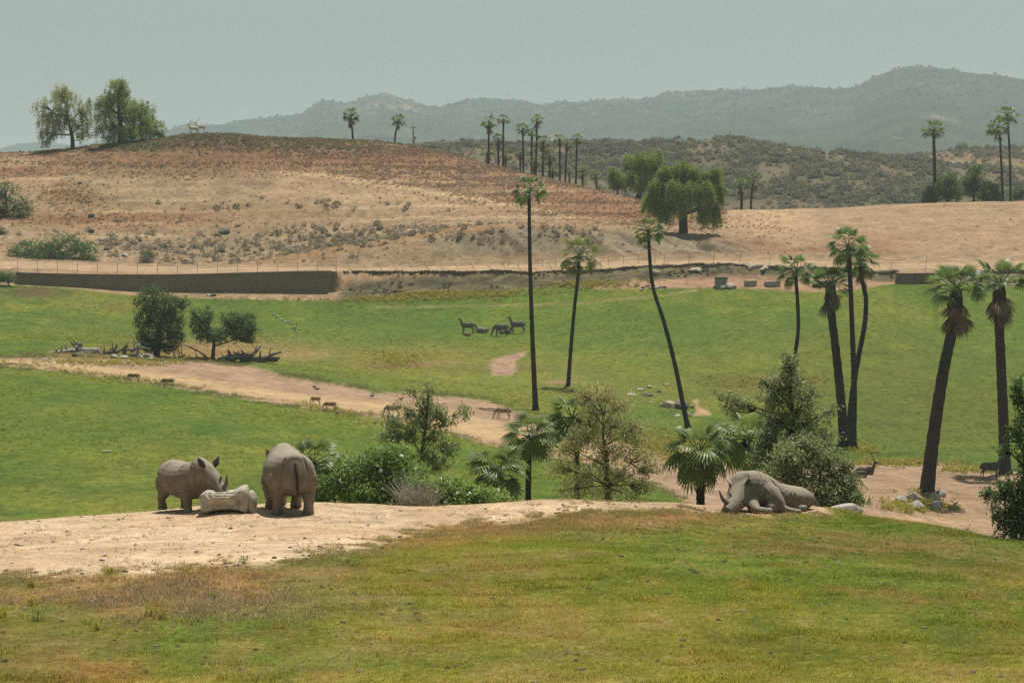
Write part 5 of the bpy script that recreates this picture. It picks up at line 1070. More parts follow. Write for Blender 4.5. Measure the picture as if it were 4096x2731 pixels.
def standing_rhino(label, base, heading, head_yaw, scale=1.0, head_drop=0.0, step=0.0, front_horn=.5, head_up=0.0):
    root = empty('rhinoceros', base, heading); root.scale = (scale,) * 3; tag(root, label, 'rhinoceros', 'rhinos on the sandy crest')
    parts = [L([(-1.46, 0, 1.12, .10, .20), (-1.40, 0, 1.10, .34, .40), (-1.2, 0, 1.10, .53, .53), (-.8, 0, 1.06, .64, .59), (-.3, 0, 1.02, .66, .60), (.2, 0, 1.03, .65, .61), (.6, 0, 1.09, .57, .62), (.9, 0, 1.13, .47, .58), (1.2, 0, 1.12, .36, .46)], sides=20),
             L([(.2, 0, 1.45, .1, .05), (.55, 0, 1.58, .22, .12), (.85, 0, 1.62, .24, .13), (1.1, 0, 1.5, .2, .12)]), L([(-1.3, 0, 1.30, .1, .1), (-1.05, 0, 1.44, .3, .16), (-.7, 0, 1.48, .3, .14)])]
    cy, sy = math.cos(head_yaw), math.sin(head_yaw)
    hb = np.array([1.1, 0, 1.16 + head_up])
    def hd(x, y, z): return np.array([hb[0] + x * cy - y * sy, hb[1] + x * sy + y * cy, hb[2] + z - head_drop * x])
    hs = np.array([-sy, cy, 0])
    rows = [(*hd(-.2, 0, 0), .40, .5), (*hd(.15, 0, -.02), .34, .42), (*hd(.45, 0, -.08), .27, .33), (*hd(.75, 0, -.22), .235, .27), (*hd(1.0, 0, -.40), .19, .21), (*hd(1.22, 0, -.55), .175, .17), (*hd(1.36, 0, -.65), .16, .12)]
    parts.append(L(rows, hs, 16))
    parts.append(L([(*hd(.35, 0, .26), .10, .08), (*hd(.55, 0, .16), .12, .1), (*hd(.75, 0, .0), .12, .08)], hs))       # crown of the head
    for s_ in (-1, 1):
        parts.append(ear(hd(.40, s_ * .18, .18), hd(.32, s_ * .42, .56), .15, hs))
        parts.append(limb([(-.98, s_ * .15, 1.25, .10), (-1.0, s_ * .27, 1.12, .24), (-.99, s_ * .33, .98, .31), (-.95, s_ * .38, .78, .29), (-.88, s_ * .41, .58, .21), (-1.06 + step * s_, s_ * .39, .40, .145), (-1.02 + step * s_, s_ * .39, .2, .135), (-.98 + step * s_, s_ * .39, .06, .165), (-.98 + step * s_, s_ * .39, 0.0, .17)], 12))
        parts.append(limb([(.72, s_ * .12, 1.2, .10), (.72, s_ * .22, 1.05, .22), (.73, s_ * .33, .85, .27), (.74, s_ * .38, .66, .235), (.78, s_ * .37, .45, .17), (.74 - step * s_, s_ * .36, .22, .135), (.78 - step * s_, s_ * .36, .06, .165), (.78 - step * s_, s_ * .36, 0.0, .17)], 12))
    link('body', union_mesh('rhino_body', parts, .024, M_RHINO, 10, [f_ for s_ in (-1, 1) for f_ in (
        ([(.48, s_ * .30, 1.60), (.40, s_ * .62, 1.25), (.42, s_ * .66, .95), (.50, s_ * .55, .62)], .035, .05),
        ([(-.62, s_ * .34, 1.55), (-.60, s_ * .64, 1.2), (-.55, s_ * .66, .9), (-.66, s_ * .55, .58)], .035, .05),
        ([(-1.28, s_ * .25, 1.5), (-1.36, s_ * .33, 1.2), (-1.33, s_ * .36, .9), (-1.2, s_ * .42, .62)], .03, .045),
        ([(1.02, s_ * .22, 1.5), (1.0, s_ * .40, 1.2), (.98, s_ * .36, .8)], .03, .04), ([(1.22, s_ * .2, 1.45), (1.22, s_ * .36, 1.2), (1.18, s_ * .30, .85)], .03, .04),
        ([(-.95, s_ * .6, .66), (-.8, s_ * .62, .6), (-.7, s_ * .55, .56)], .03, .035), ([(.62, s_ * .58, .62), (.8, s_ * .6, .58), (.95, s_ * .5, .6)], .03, .035))]), root)
    v, f = limb([(-1.34, -.02, 1.38, .05), (-1.50, -.03, 1.12, .045), (-1.535, -.04, .85, .032), (-1.52, -.05, .66, .035), (-1.52, -.05, .5, .012)], 8); link('tail', Geo().add(v, f).mesh('tail', M_TAIL), root)
    v, f = cone([hd(1.22, 0, -.42), hd(1.36, 0, -.28), hd(1.42, 0, -.42 + front_horn)], .095); link('front_horn', Geo().add(v, f).mesh('front_horn', M_HORN), root)
    v, f = cone([hd(.98, 0, -.22), hd(1.06, 0, -.12), hd(1.09, 0, 0.0)], .085); link('rear_horn', Geo().add(v, f).mesh('rear_horn', M_HORN), root)
    for s_ in (-1, 1):
        v, f = ico(2); o = link('eye', mesh_np('eye', v * .032, f, True, M_EYE), root); o.location = hd(.86, s_ * .212, -.22)
        e = ear(hd(.415, s_ * .20, .21), hd(.34, s_ * .40, .53), .105, hs); vv, ff = e; o = link('ear_hollow', Geo().add(vv + np.array([cy, sy, 0]) * .04, ff).mesh('ear_hollow', M_EAR), root)
    return root
pb = spot(716, 2044, 66, 70.9)
standing_rhino('standing rhino facing right over the carved sandstone block', at(748, 70.3), R(-57), R(8), 0.81, 0.02, .06, .5, .22)
standing_rhino('standing rhino turned away showing its rump and tail', at(1150, 69.4), R(103), R(-6), .99, .55, .13)

def resting_rhino(label, base):
    root = empty('rhinoceros', base); tag(root, label, 'rhinoceros', 'rhinos on the sandy crest')
    f1 = np.array([.75, .55, 0]); sd = np.array([-.55, .83, 0])
    parts = [L([(1.50, .95, .16, .10, .12), (1.40, .9, .22, .30, .24), (1.15, .75, .31, .46, .33), (.75, .52, .37, .54, .36), (.35, .3, .44, .57, .40), (.02, .12, .56, .57, .50), (-.28, .0, .66, .52, .54), (-.55, -.1, .70, .42, .49)], sd, 20),
             L([(-.30, .02, .95, .18, .16), (-.55, -.08, 1.02, .22, .17), (-.70, -.18, .92, .24, .2), (-.80, -.3, .74, .24, .2)], np.array([.8, -.3, 0])),
             L([(-.5, -.05, .66, .42, .45), (-.68, -.28, .55, .36, .40), (-.80, -.55, .42, .29, .33), (-.92, -.82, .30, .24, .25), (-1.05, -1.02, .20, .20, .19), (-1.14, -1.14, .14, .17, .13)], np.array([.9, -.42, 0.1]), 16),
             limb([(.0, -.12, .66, .34), (.22, -.36, .52, .27), (.40, -.52, .34, .18), (.52, -.6, .16, .125), (.78, -.66, .09, .105), (1.0, -.70, .06, .10)], 12),
             limb([(.30, -.34, .40, .25), (.22, -.55, .20, .20), (.1, -.66, .14, .15)], 12),
             limb([(-.28, -.2, .4, .25), (-.32, -.6, .22, .18), (-.22, -.85, .13, .13), (.02, -.92, .12, .13), (.16, -.90, .11, .12)], 12),
             limb([(1.05, .55, .3, .3), (.85, .25, .2, .2), (.95, .1, .12, .12), (1.25, .2, .09, .1)], 12),
             ear((-.86, -.36, .78), (-1.10, -.38, .98), .12, (.3, .9, 0)), ear((-.54, -.46, .82), (-.42, -.52, 1.10), .13, (.3, .9, 0)),
             limb([(1.5, .93, .35, .06), (1.62, .95, .2, .04), (1.68, .9, .05, .03)], 8)]
    link('body', union_mesh('rhino_body', parts, .022, M_RHINO, 9, [
        ([(.05, .1, 1.2), (.22, -.18, .98), (.36, -.28, .72), (.45, -.25, .5)], .03, .06), ([(-.2, -.05, 1.22), (-.1, -.35, 1.0), (-.2, -.5, .7)], .03, .035),
        ([(.78, -.05, .62), (.80, -.06, .45), (.78, -.02, .28)], .022, .035), ([(.90, .02, .60), (.92, .02, .44), (.90, .06, .28)], .022, .035), ([(.66, -.12, .6), (.67, -.12, .45), (.66, -.08, .3)], .022, .03),
        ([(1.02, .1, .6), (1.1, .1, .42), (1.05, .14, .25)], .025, .04), ([(-.5, -.42, .95), (-.38, -.52, .75), (-.42, -.62, .5)], .03, .05), ([(-.98, -.95, .33), (-.85, -1.02, .25), (-.78, -.95, .16)], .02, .025)]), root)
    v, f = cone([(-1.02, -1.0, .30), (-1.22, -1.05, .48), (-1.34, -1.02, .74)], .095); link('front_horn', Geo().add(v, f).mesh('front_horn', M_HORN), root)
    v, f = cone([(-.92, -.80, .46), (-1.0, -.83, .58), (-1.05, -.82, .68)], .07); link('rear_horn', Geo().add(v, f).mesh('rear_horn', M_HORN), root)
    for q in ((-.655, -.83, .42), (-1.06, -.70, .42)):
        v, f = ico(2); o = link('eye', mesh_np('eye', v * .042, f, True, M_EYE), root); o.location = q
    v, f = ear((-.52, -.48, .86), (-.43, -.53, 1.05), .085, (.3, .9, 0)); link('ear_hollow', Geo().add(v + np.array([0, -.05, 0]), f).mesh('ear_hollow', M_EAR), root)
    return root
resting_rhino('resting rhino lying on the crest with its long horn pointing up', at(3052, 75.0) + Vector((0, 0, -.03)))

COATS = {}
def coat(name, back, belly, legs):
    if name not in COATS:
        m = NT(name); c = m.n('ShaderNodeAttribute', attribute_name='col').outputs['Color']; n_ = m.noise(9, 4, .6, objvec(m))
        COATS[name] = (m.bsdf(m.mixc(c, m.ramp(n_, [(.3, (.8, .8, .8)), (.7, (1.2, 1.2, 1.2))]), 1.0, 'MULTIPLY'), .8, spec=.15), back, belly, legs)
    return COATS[name]
WATERBUCK = coat('waterbuck_coat', (.15, .125, .10), (.19, .16, .13), (.04, .034, .03))
BROWNCALF = coat('calf_coat', (0.255, 0.158, 0.090), (0.270, 0.195, 0.128), (0.150, 0.105, 0.068))
GAZELLE = coat('gazelle_coat', (0.300, 0.173, 0.090), (0.750, 0.690, 0.570), (0.300, 0.210, 0.135))
IMPALA = coat('impala_coat', (0.240, 0.173, 0.112), (0.510, 0.420, 0.315), (0.255, 0.195, 0.135))
ORYX = coat('oryx_coat', (.62, .52, .42), (.70, .62, .52), (.55, .47, .38))
DARKORYX = coat('dark_antelope_coat', (0.083, 0.068, 0.054), (0.150, 0.128, 0.098), (0.053, 0.045, 0.038))
M_AHORN = NT('antelope_horn').bsdf((.035, .03, .026), .5)
def antelope(label, base, heading, h, C_, pose='stand', horns=None, group=None, dark_tail=False, bulk=1.0, name='antelope', head_yaw=0.0, cat='antelope'):
    """h: shoulder height; heading 0 = facing +X"""
    mt, back, belly, legs = C_
    root = empty(name, base, heading); root.scale = (h, h, h); tag(root, label, cat, group)
    dz = -.52 if pose == 'lie' else 0.0
    b_ = bulk
    parts = [L([(-.60, 0, .86 + dz, .04, .08), (-.55, 0, .82 + dz, .13 * b_, .18 * b_), (-.35, 0, .79 + dz, .175 * b_, .21 * b_), (-.05, 0, .75 + dz, .19 * b_, .22 * b_), (.22, 0, .76 + dz, .185 * b_, .24 * b_), (.42, 0, .81 + dz, .135 * b_, .21 * b_), (.52, 0, .84 + dz, .09, .15)])]
    cy, sy = math.cos(head_yaw), math.sin(head_yaw)
    if pose == 'graze':
        nk = [(.42, 0, .84, .10, .17), (.62, 0, .66, .07, .11), (.76, 0, .36, .055, .075)]; hd = [(.74, 0, .36, .06, .075), (.80, 0, .20, .058, .065), (.86, 0, .03, .035, .035)]
        hp = np.array([.74, 0, .36]); hu = np.array([.75, 0, .5]); hf_ = np.array([.35, 0, -.93])
    else:
        nk = [(.42, 0, .88 + dz, .10, .17), (.56, 0, 1.08 + dz, .07, .105), (.62, 0, 1.26 + dz, .055, .08)]
        hd = [(.60, 0, 1.30 + dz, .06, .075), (.60 + .14 * cy, .14 * sy, 1.27 + dz, .056, .065), (.60 + .31 * cy, .31 * sy, 1.19 + dz, .033, .036)]
        hp = np.array([.60, 0, 1.33 + dz]); hu = np.array([-.1, 0, 1.0]); hf_ = np.array([cy, sy, -.2])
    parts += [L(nk), L(hd)]
    hs = np.cross(hu, hf_); hs = hs / np.linalg.norm(hs)
    for s_ in (-1, 1):
        parts.append(ear(hp + hs * s_ * .045 - hf_ * .0, hp + hs * s_ * .16 + hu * .06 - hf_ * .06, .042, hu))
        if pose == 'lie':
            parts.append(limb([(.34, s_ * .12, .22, .10), (.44, s_ * .16, .09, .055), (.30, s_ * .18, .05, .035), (.2, s_ * .18, .04, .03)], 8))
            parts.append(limb([(-.42, s_ * .12, .26, .16), (-.22, s_ * .2, .12, .09), (-.42, s_ * .22, .06, .045), (-.25, s_ * .24, .04, .03)], 8))
        else:
            k = .05 * s_
            parts.append(limb([(.36, s_ * .10, .74, .105), (.37, s_ * .10, .5, .06), (.37 + k, s_ * .10, .40, .042), (.37 + k, s_ * .10, .12, .028), (.385 + k, s_ * .10, .05, .034), (.39 + k, s_ * .10, 0, .034)], 8))
            parts.append(limb([(-.42, s_ * .09, .78, .145), (-.36, s_ * .10, .56, .085), (-.52 - k, s_ * .10, .38, .042), (-.475 - k, s_ * .10, .12, .028), (-.465 - k, s_ * .10, .05, .034), (-.46 - k, s_ * .10, 0, .034)], 8))
    parts.append(limb([(-.58, 0, .92 + dz, .03), (-.64, 0, .78 + dz, .02), (-.65, 0, max(.58 + dz, .06), .025)], 6))
    me = union_mesh('antelope_body', parts, .022, mt, 2)
    V = verts_of(me); t = smooth(.52 + dz * .8, .72 + dz, V[:, 2]); cols = mix(np.array(belly), np.array(back), t[:, None])
    if pose != 'lie': cols = mix(np.array(legs), cols, smooth(.34, .5, V[:, 2])[:, None] if pose == 'stand' else np.maximum(smooth(.34, .5, V[:, 2]), V[:, 0] > .55)[:, None])
    set_color(me, cols); link('body', me, root)
    if horns:
        for s_ in (-1, 1):
            pts = [hp + hs * s_ * .035 + hu * .03] + [hp + hs * s_ * a + hu * b2 - hf_ * c for a, b2, c in horns]
            v, f = cone(pts, .026, 6); link('horn', Geo().add(v, f).mesh('horn', M_AHORN), root)
    return root
HERD = 'waterbuck herd on the lawn'
LONG = [(.06, .35, .12), (.10, .62, .30)]
SHORT = [(.05, .14, .04), (.06, .26, .02)]
def wb(label, u, v_, hd, pose, h=1.25, C_=WATERBUCK, horns=None, **k):
    p = spot(u, v_, 260, 345); return antelope(label, p, R(hd), h * 1.15, C_, pose, horns, HERD, **k)
wb('dark waterbuck standing at the left of the herd, head raised', 1870, 1335, 186, 'stand', 1.22, bulk=1.1)
wb('tan calf lying at the feet of the left standing waterbuck', 1868, 1343, 170, 'lie', .7, BROWNCALF)
wb('waterbuck lying alone with raised head second from the left', 1927, 1330, 165, 'lie', 1.2, C_=coat('pale_waterbuck_coat', (.26, .215, .165), (.29, .24, .185), (.14, .115, .085)))
wb('dark waterbuck grazing with lowered head in the herd', 2005, 1345, 190, 'graze', 1.3, bulk=1.12)
wb('waterbuck lying behind the grazing one', 2022, 1334, 10, 'lie', 1.15, C_=coat('pale_waterbuck_coat', 0, 0, 0))
wb('grey waterbuck standing in profile at the right of the herd', 2070, 1334, 182, 'stand', 1.32, bulk=1.1, horns=SHORT)
GZ = 'gazelles grazing along the dirt path'
p = spot(535, 1530, 190, 260); antelope('gazelle grazing at the far left of the path', p, R(172), .78, GAZELLE, 'graze', None, GZ)
p = spot(672, 1552, 190, 260); antelope('reddish gazelle grazing second from the left beside the path', p, R(200), .82, GAZELLE, 'graze', None, GZ)
p = spot(1263, 1622, 180, 250); antelope('small gazelle grazing with its rump turned beside the yellow weeds', p, R(150), .72, GAZELLE, 'graze', None, GZ)
p = spot(1320, 1645, 180, 250); antelope('gazelle grazing at the lower edge of the path', p, R(196), .76, GAZELLE, 'graze', None, GZ)
p = spot(1570, 1668, 170, 250); antelope('antelope standing half hidden behind the gum sapling', p, R(170), .95, IMPALA, 'graze', None, None)
p = spot(2012, 1678, 170, 260); antelope('brown antelope grazing in the palm shade on the path', p, R(176), .98, IMPALA, 'graze', None, None)
p = at(774, 437); antelope('pale long horned oryx standing in front on the ridge line', p + Vector((0, 0, .25)), R(195), 1.3, ORYX, 'stand', [(.03, .3, .2), (.05, .55, .55)], 'oryx pair on the ridge line', cat='oryx', name='oryx')
p = at(802, 439); antelope('pale oryx standing behind the front one on the ridge line', p + Vector((0, 0, .3)), R(165), 1.3, ORYX, 'stand', [(.03, .3, .2), (.05, .55, .55)], 'oryx pair on the ridge line', cat='oryx', name='oryx')
p = spot(3462, 1898, 150, 230); antelope('horned antelope lying behind the other at the edge of the dirt', p, R(10), 1.2, DARKORYX, 'lie', [(.03, .35, .14), (.04, .70, .42)], 'antelopes resting in the dirt', bulk=1.1)
p = spot(3442, 1908, 150, 230); antelope('hornless antelope lying in front of the horned one in the dirt', p, R(-6), .95, DARKORYX, 'lie', None, 'antelopes resting in the dirt', bulk=1.15)
p = spot(3962, 1915, 150, 230); antelope('dark antelope standing in the shade of the right palm', p, R(4), 1.25, DARKORYX, 'stand', [(.03, .35, .28), (.05, .6, .62)], None, bulk=1.15)
# ducks and egrets
M_DUCK = NT('brown_duck_plumage').bsdf((.16, .075, .04), .8); M_WHITEB = NT('white_plumage').bsdf((.7, .68, .62), .8); M_GREYB = NT('grey_plumage').bsdf((.18, .17, .15), .8)
def bird(label, u, v_, hd, size, body, head, y0=150, y1=345, tall=False):
    p = spot(u, v_, y0, y1); root = empty('bird', p, R(hd)); root.scale = (size,) * 3; tag(root, label, 'bird', 'birds on the ground')
    lg = .55 if tall else .3
    parts = [L([(-.75, 0, lg + .12, .04, .03), (-.45, 0, lg + .15, .16, .13), (0, 0, lg + .2, .24, .22), (.3, 0, lg + .26, .14, .16)]), L([(.25, 0, lg + .3, .08, .09), (.38, 0, lg + .5 + (.3 if tall else 0), .06, .06)])]
    parts += [limb([(0, s_ * .09, lg + .1, .05), (.02, s_ * .09, 0, .04)], 6) for s_ in (-1, 1)]
    link('body', union_mesh('bird_body', parts, .04, body, 2), root)
    v, f = L([(.36, 0, lg + .55 + (.3 if tall else 0), .08, .08), (.48, 0, lg + .56 + (.3 if tall else 0), .09, .085), (.60, 0, lg + .52 + (.3 if tall else 0), .05, .04), (.75, 0, lg + .48 + (.3 if tall else 0), .03, .02)]); link('head', Geo().add(v, f).mesh('head', head), root)
bird('brown duck left of a pair on the bare shoulder of the path', 1257, 1556, 160, .42, M_DUCK, M_WHITEB)
bird('brown duck right of a pair on the bare shoulder of the path', 1271, 1564, 10, .42, M_DUCK, M_WHITEB)
bird('small brown duck left of the gum sapling', 1606, 1603, 0, .4, M_DUCK, M_DUCK)
bird('pale grey bird on the path below the lawn', 1490, 1592, 20, .45, M_GREYB, M_WHITEB)
bird('dark wader standing by the line of stones', 1180, 1326, 30, .6, M_GREYB, M_GREYB, tall=True)
bird('small pale bird in the lawn at the edge of the gum sapling', 1502, 1698, 20, .35, M_GREYB, M_WHITEB)
# ------------------------------------------------------------------ countless small growth
def scatter(name, label, kind_meshes, pts, sizes, cols, seed=0, cat=None, stretch=1.0):
    """one object: small meshes set on points by geometry nodes; each point carries its own colour"""
    n = len(pts); me = bpy.data.meshes.new(name); me.vertices.add(n); me.vertices.foreach_set('co', np.asarray(pts, np.float32).ravel())
    r = rng(seed)
    a = me.attributes.new('size', 'FLOAT', 'POINT'); a.data.foreach_set('value', np.asarray(sizes, np.float32))
    a = me.attributes.new('turn', 'FLOAT_VECTOR', 'POINT'); t = np.zeros((n, 3), np.float32); t[:, 2] = r.random(n) * 6.283; t[:, 0] = r.normal(0, .12, n); t[:, 1] = r.normal(0, .12, n); a.data.foreach_set('vector', t.ravel())
    a = me.attributes.new('which', 'INT', 'POINT'); a.data.foreach_set('value', r.integers(0, len(kind_meshes), n).astype(np.int32))
    a = me.attributes.new('tint', 'FLOAT_COLOR', 'POINT'); c = np.ones((n, 4), np.float32); c[:, :3] = cols; a.data.foreach_set('color', c.ravel())
    me.update(); ob = link(name, me)
    ng = bpy.data.node_groups.new(name, 'GeometryNodeTree')
    ng.interface.new_socket('Geometry', in_out='INPUT', socket_type='NodeSocketGeometry'); ng.interface.new_socket('Geometry', in_out='OUTPUT', socket_type='NodeSocketGeometry')
    N = ng.nodes; gi = N.new('NodeGroupInput'); go = N.new('NodeGroupOutput')
    iop = N.new('GeometryNodeInstanceOnPoints'); iop.inputs['Pick Instance'].default_value = True
    g2i = N.new('GeometryNodeGeometryToInstance')
    for m_ in kind_meshes:
        hid = bpy.data.objects.new('sprig', m_)
        oi = N.new('GeometryNodeObjectInfo'); oi.inputs['Object'].default_value = hid; ng.links.new(oi.outputs['Geometry'], g2i.inputs[0])
    def attr(nm, ty):
        q = N.new('GeometryNodeInputNamedAttribute'); q.data_type = ty; q.inputs['Name'].default_value = nm; return q.outputs['Attribute']
    ng.links.new(gi.outputs[0], iop.inputs['Points']); ng.links.new(g2i.outputs[0], iop.inputs['Instance'])
    ng.links.new(attr('which', 'INT'), iop.inputs['Instance Index'])
    e2r = N.new('FunctionNodeEulerToRotation'); ng.links.new(attr('turn', 'FLOAT_VECTOR'), e2r.inputs[0]); ng.links.new(e2r.outputs[0], iop.inputs['Rotation'])
    ng.links.new(attr('size', 'FLOAT'), iop.inputs['Scale']); ng.links.new(iop.outputs[0], go.inputs[0])
    md = ob.modifiers.new('scatter', 'NODES'); md.node_group = ng
    return tag(ob, label, cat, kind='stuff')
def tintmat(name, rough=.8, trans=.3, var=.35, spec=.15):
    m = NT(name); c = m.n('ShaderNodeAttribute', attribute_name='tint', attribute_type='INSTANCER').outputs['Color']
    rn = m.n('ShaderNodeNewGeometry').outputs['Random Per Island']
    c = m.mixc(c, m.ramp(rn, [(0, (1 - var,) * 3), (1, (1 + var,) * 3)]), 1.0, 'MULTIPLY')
    return m.bsdf(c, rough, spec=spec, trans=trans)
M_TUFT = tintmat('grass_blade', .7, .5, .3); M_BRUSH = tintmat('dry_brush', .9, .45, .45); M_CHAP = tintmat('chaparral_leaf', .85, .35, .45)
def tuft_mesh(name, seed, n, h, spread, w, mat, lean=.5):
    r = rng(seed); G = Geo()
    for k in range(n):
        az = r.random() * 6.283; b0 = np.array([r.normal(0, spread), r.normal(0, spread), 0]); d = np.array([math.cos(az), math.sin(az), 0]); s_ = np.array([-d[1], d[0], 0]) * w * (0.6 + .8 * r.random())
        hh = h * (.5 + .7 * r.random()); l = lean * r.random() * hh
        G.add([b0 - s_, b0 + s_, b0 + s_ * .6 + d * l * .4 + (0, 0, hh * .6), b0 - s_ * .6 + d * l * .4 + (0, 0, hh * .6), b0 + d * l + (0, 0, hh)], [np.array([(0, 1, 2, 3)]), np.array([(3, 2, 4)])])
    return G.mesh(name, mat, False)
TUFTS = [tuft_mesh('grass_sprig', 300 + i, 9, 1.0, .5, .075, M_TUFT, .9) for i in range(4)]
def brush_mesh(name, seed, n, mat, flat=.7, size=.34, stems=True):
    r = rng(seed); d = r.normal(size=(n, 3)); d /= np.linalg.norm(d, axis=1, keepdims=True); c = d * (r.random(n) ** .4)[:, None] * (.5, .5, .5 * flat) + (0, 0, .42 * flat)
    c[:, 2] = np.abs(c[:, 2])
    v, f = leaves(c, np.full(n, .06), 1, size, seed, .6, -.3); return Geo().add(v, f).mesh(name, mat, False)
BRUSH = [brush_mesh('brush_sprig', 320 + i, 26, M_BRUSH) for i in range(4)]
CHAPS = [brush_mesh('chaparral_sprig', 340 + i, 60, M_CHAP, .75, .28) for i in range(4)]

def sample(zones, n, seed, u0=-250, u1=4350, y0=0, y1=2000, wfun=None, vis=True):
    """random ground points, even over the picture's ground, inside zones"""
    r = rng(seed); ok = np.isin(ZONE, zones) & (UG > u0) & (UG < u1) & (YG > y0) & (YG < y1)
    w = ok * (np.gradient(YG, axis=0) * YG)              # ground area of each cell
    if wfun is not None: w = w * np.clip(wfun, 0, None)
    p = w.ravel() / w.sum(); k = r.choice(p.size, n, p=p); i, j = np.unravel_index(k, SHAPE)
    i = np.clip(i, 1, NR - 2); j = np.clip(j, 1, NC - 2)
    fi = r.random(n); fj = r.random(n)
    Pg = P[i, j] * ((1 - fi) * (1 - fj))[:, None] + P[i + 1, j] * (fi * (1 - fj))[:, None] + P[i, j + 1] * ((1 - fi) * fj)[:, None] + P[i + 1, j + 1] * (fi * fj)[:, None]
    return Pg, COLG[i, j], UG[i, j], VG[i, j], i, j
# short grass of the foreground rise
dens = (1 - .75 * w_sand) * (0.35 + .65 * smooth(-.5, .3, n1 + n2))
pts, cc_, u_, v_, i_, j_ = sample([0], 140000, 1, u0=-900, u1=5100, y0=36, y1=79, wfun=dens)
r = rng(5)
scatter('short_grass', 'short dry and green grass over the foreground rise', TUFTS, pts - (0, 0, .005), (.026 + .03 * r.random(len(pts))) * (1 + .8 * (vnoise(pts[:, 0] / .8, pts[:, 1] / .8, 3) > .74)), cc_ * (2.15 + .5 * r.normal(0, .35, (len(pts), 1))) * (1, 1, .9), 1, 'grass')
# lawn texture: clumps of longer grass
pts, cc_, u_, v_, i_, j_ = sample([2], 75000, 2, u0=-900, u1=5100, y0=110, y1=344, wfun=(1 - w_path) * (1 - w_strip) * (.25 + .75 * smooth(-.2, .5, n1 + .6 * n2)) * (200 / np.maximum(YG, 1)) ** 1.2)
scatter('lawn_grass', 'green grass clumps over the valley lawns', TUFTS, pts - (0, 0, .01), (.06 + .09 * r.random(len(pts))) * (pts[:, 1] / 200) ** .5, cc_ * (1.6 + r.normal(0, .25, (len(pts), 1))) * (1, 1, .9), 2, 'grass')
# dry brush on the hill
wv = up * (.06 + 1.5 * rw * (.15 + smooth(-.35, .35, fbm(XG / 16, VG / 11, 91) + .4 * n2)) + .35 * smooth(.1, .6, n1) * smooth(.0, .5, strat) + .9 * blob(UG, VG, 270, 790, 150, 50) + .9 * blob(UG, VG, 400, 885, 420, 18)) * (YG < 480) * (1 - .9 * smooth(3050, 3250, UG))
pts, cc_, u_, v_, i_, j_ = sample([4], 48000, 3, y0=366, y1=480, wfun=wv)
rust = mix(np.array([.12, .082, .054]), np.array([.26, .19, .13]), r.random((len(pts), 1)))
gr = (r.random((len(pts), 1)) < .18); rust = np.where(gr, np.array([.075, .075, .042]), rust)
scatter('dry_brush', 'knee high rust brown brush over the dry hill', BRUSH, pts - (0, 0, .03), .18 + .30 * r.random(len(pts)) ** 2, rust * 1.2 + cc_ * .6, 3, 'brush')
# darker bushes in the gully and along the bank
wv = up * (blob(UG, VG, 900, 990, 520, 45) + blob(UG, VG, 1500, 940, 420, 30) + .7 * blob(UG, VG, 2150, 945, 300, 36) * (gm > .2) + .35 * blob(UG, VG, 1200, 830, 500, 20)) * (YG < 420)
pts, cc_, u_, v_, i_, j_ = sample([4], 900, 4, y0=366, y1=420, wfun=wv)
scatter('gully_scrub', 'grey green scrub along the gully below the dry hill', CHAPS, pts - (0, 0, .05), .4 + .75 * r.random(len(pts)) ** 2, mix(np.array([.22, .19, .13]), np.array([.44, .375, .265]), r.random((len(pts), 1))), 4, 'scrub')
# dark green growth along the hill crest
wv = up * (blob(UG, VG, 900, 560, 360, 22) + blob(UG, VG, 560, 590, 150, 14) + .6 * blob(UG, VG, 1250, 590, 280, 20))
pts, cc_, u_, v_, i_, j_ = sample([4], 3500, 5, y0=400, y1=470, wfun=wv)
scatter('crest_scrub', 'olive scrub along the crest of the dry hill', BRUSH, pts - (0, 0, .03), .35 + .4 * r.random(len(pts)), mix(np.array([.17, .15, .08]), np.array([.30, .25, .135]), r.random((len(pts), 1))), 5, 'scrub')
# chaparral on the far hill
pts, cc_, u_, v_, i_, j_ = sample([6], 20000, 6, u0=1200, u1=4700, y0=575, y1=990, wfun=(.2 + smooth(-.35, .35, fbm(XG / 12, YG / 20, 61))) * (1 - .85 * (smooth(870, 900, YG) * (VG > 640) * (UG > 3650))))
scatter('chaparral', 'grey green chaparral bushes over the far hill', CHAPS, pts - (0, 0, .1), 0.9 + 1.7 * r.random(len(pts)) ** 2, mix(np.array([.14, .14, .092]), np.array([.29, .26, .175]), r.random((len(pts), 1)) ** 1.1), 6, 'scrub')
# dark brush that paints in the shadow line along the lip of the cut bank
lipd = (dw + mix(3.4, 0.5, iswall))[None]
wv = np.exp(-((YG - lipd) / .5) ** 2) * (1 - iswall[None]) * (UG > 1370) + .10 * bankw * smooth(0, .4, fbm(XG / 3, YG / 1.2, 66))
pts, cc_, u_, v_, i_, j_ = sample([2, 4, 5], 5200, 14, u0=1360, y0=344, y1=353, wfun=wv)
scatter('bank_lip_shade', 'dark dry brush painting in the shadow line along the lip of the cut bank', BRUSH, pts - (0, 0, .12), .25 + .3 * r.random(len(pts)), mix(np.array([.05, .042, .03]), np.array([.14, .12, .075]), r.random((len(pts), 1))), 14, 'growth')
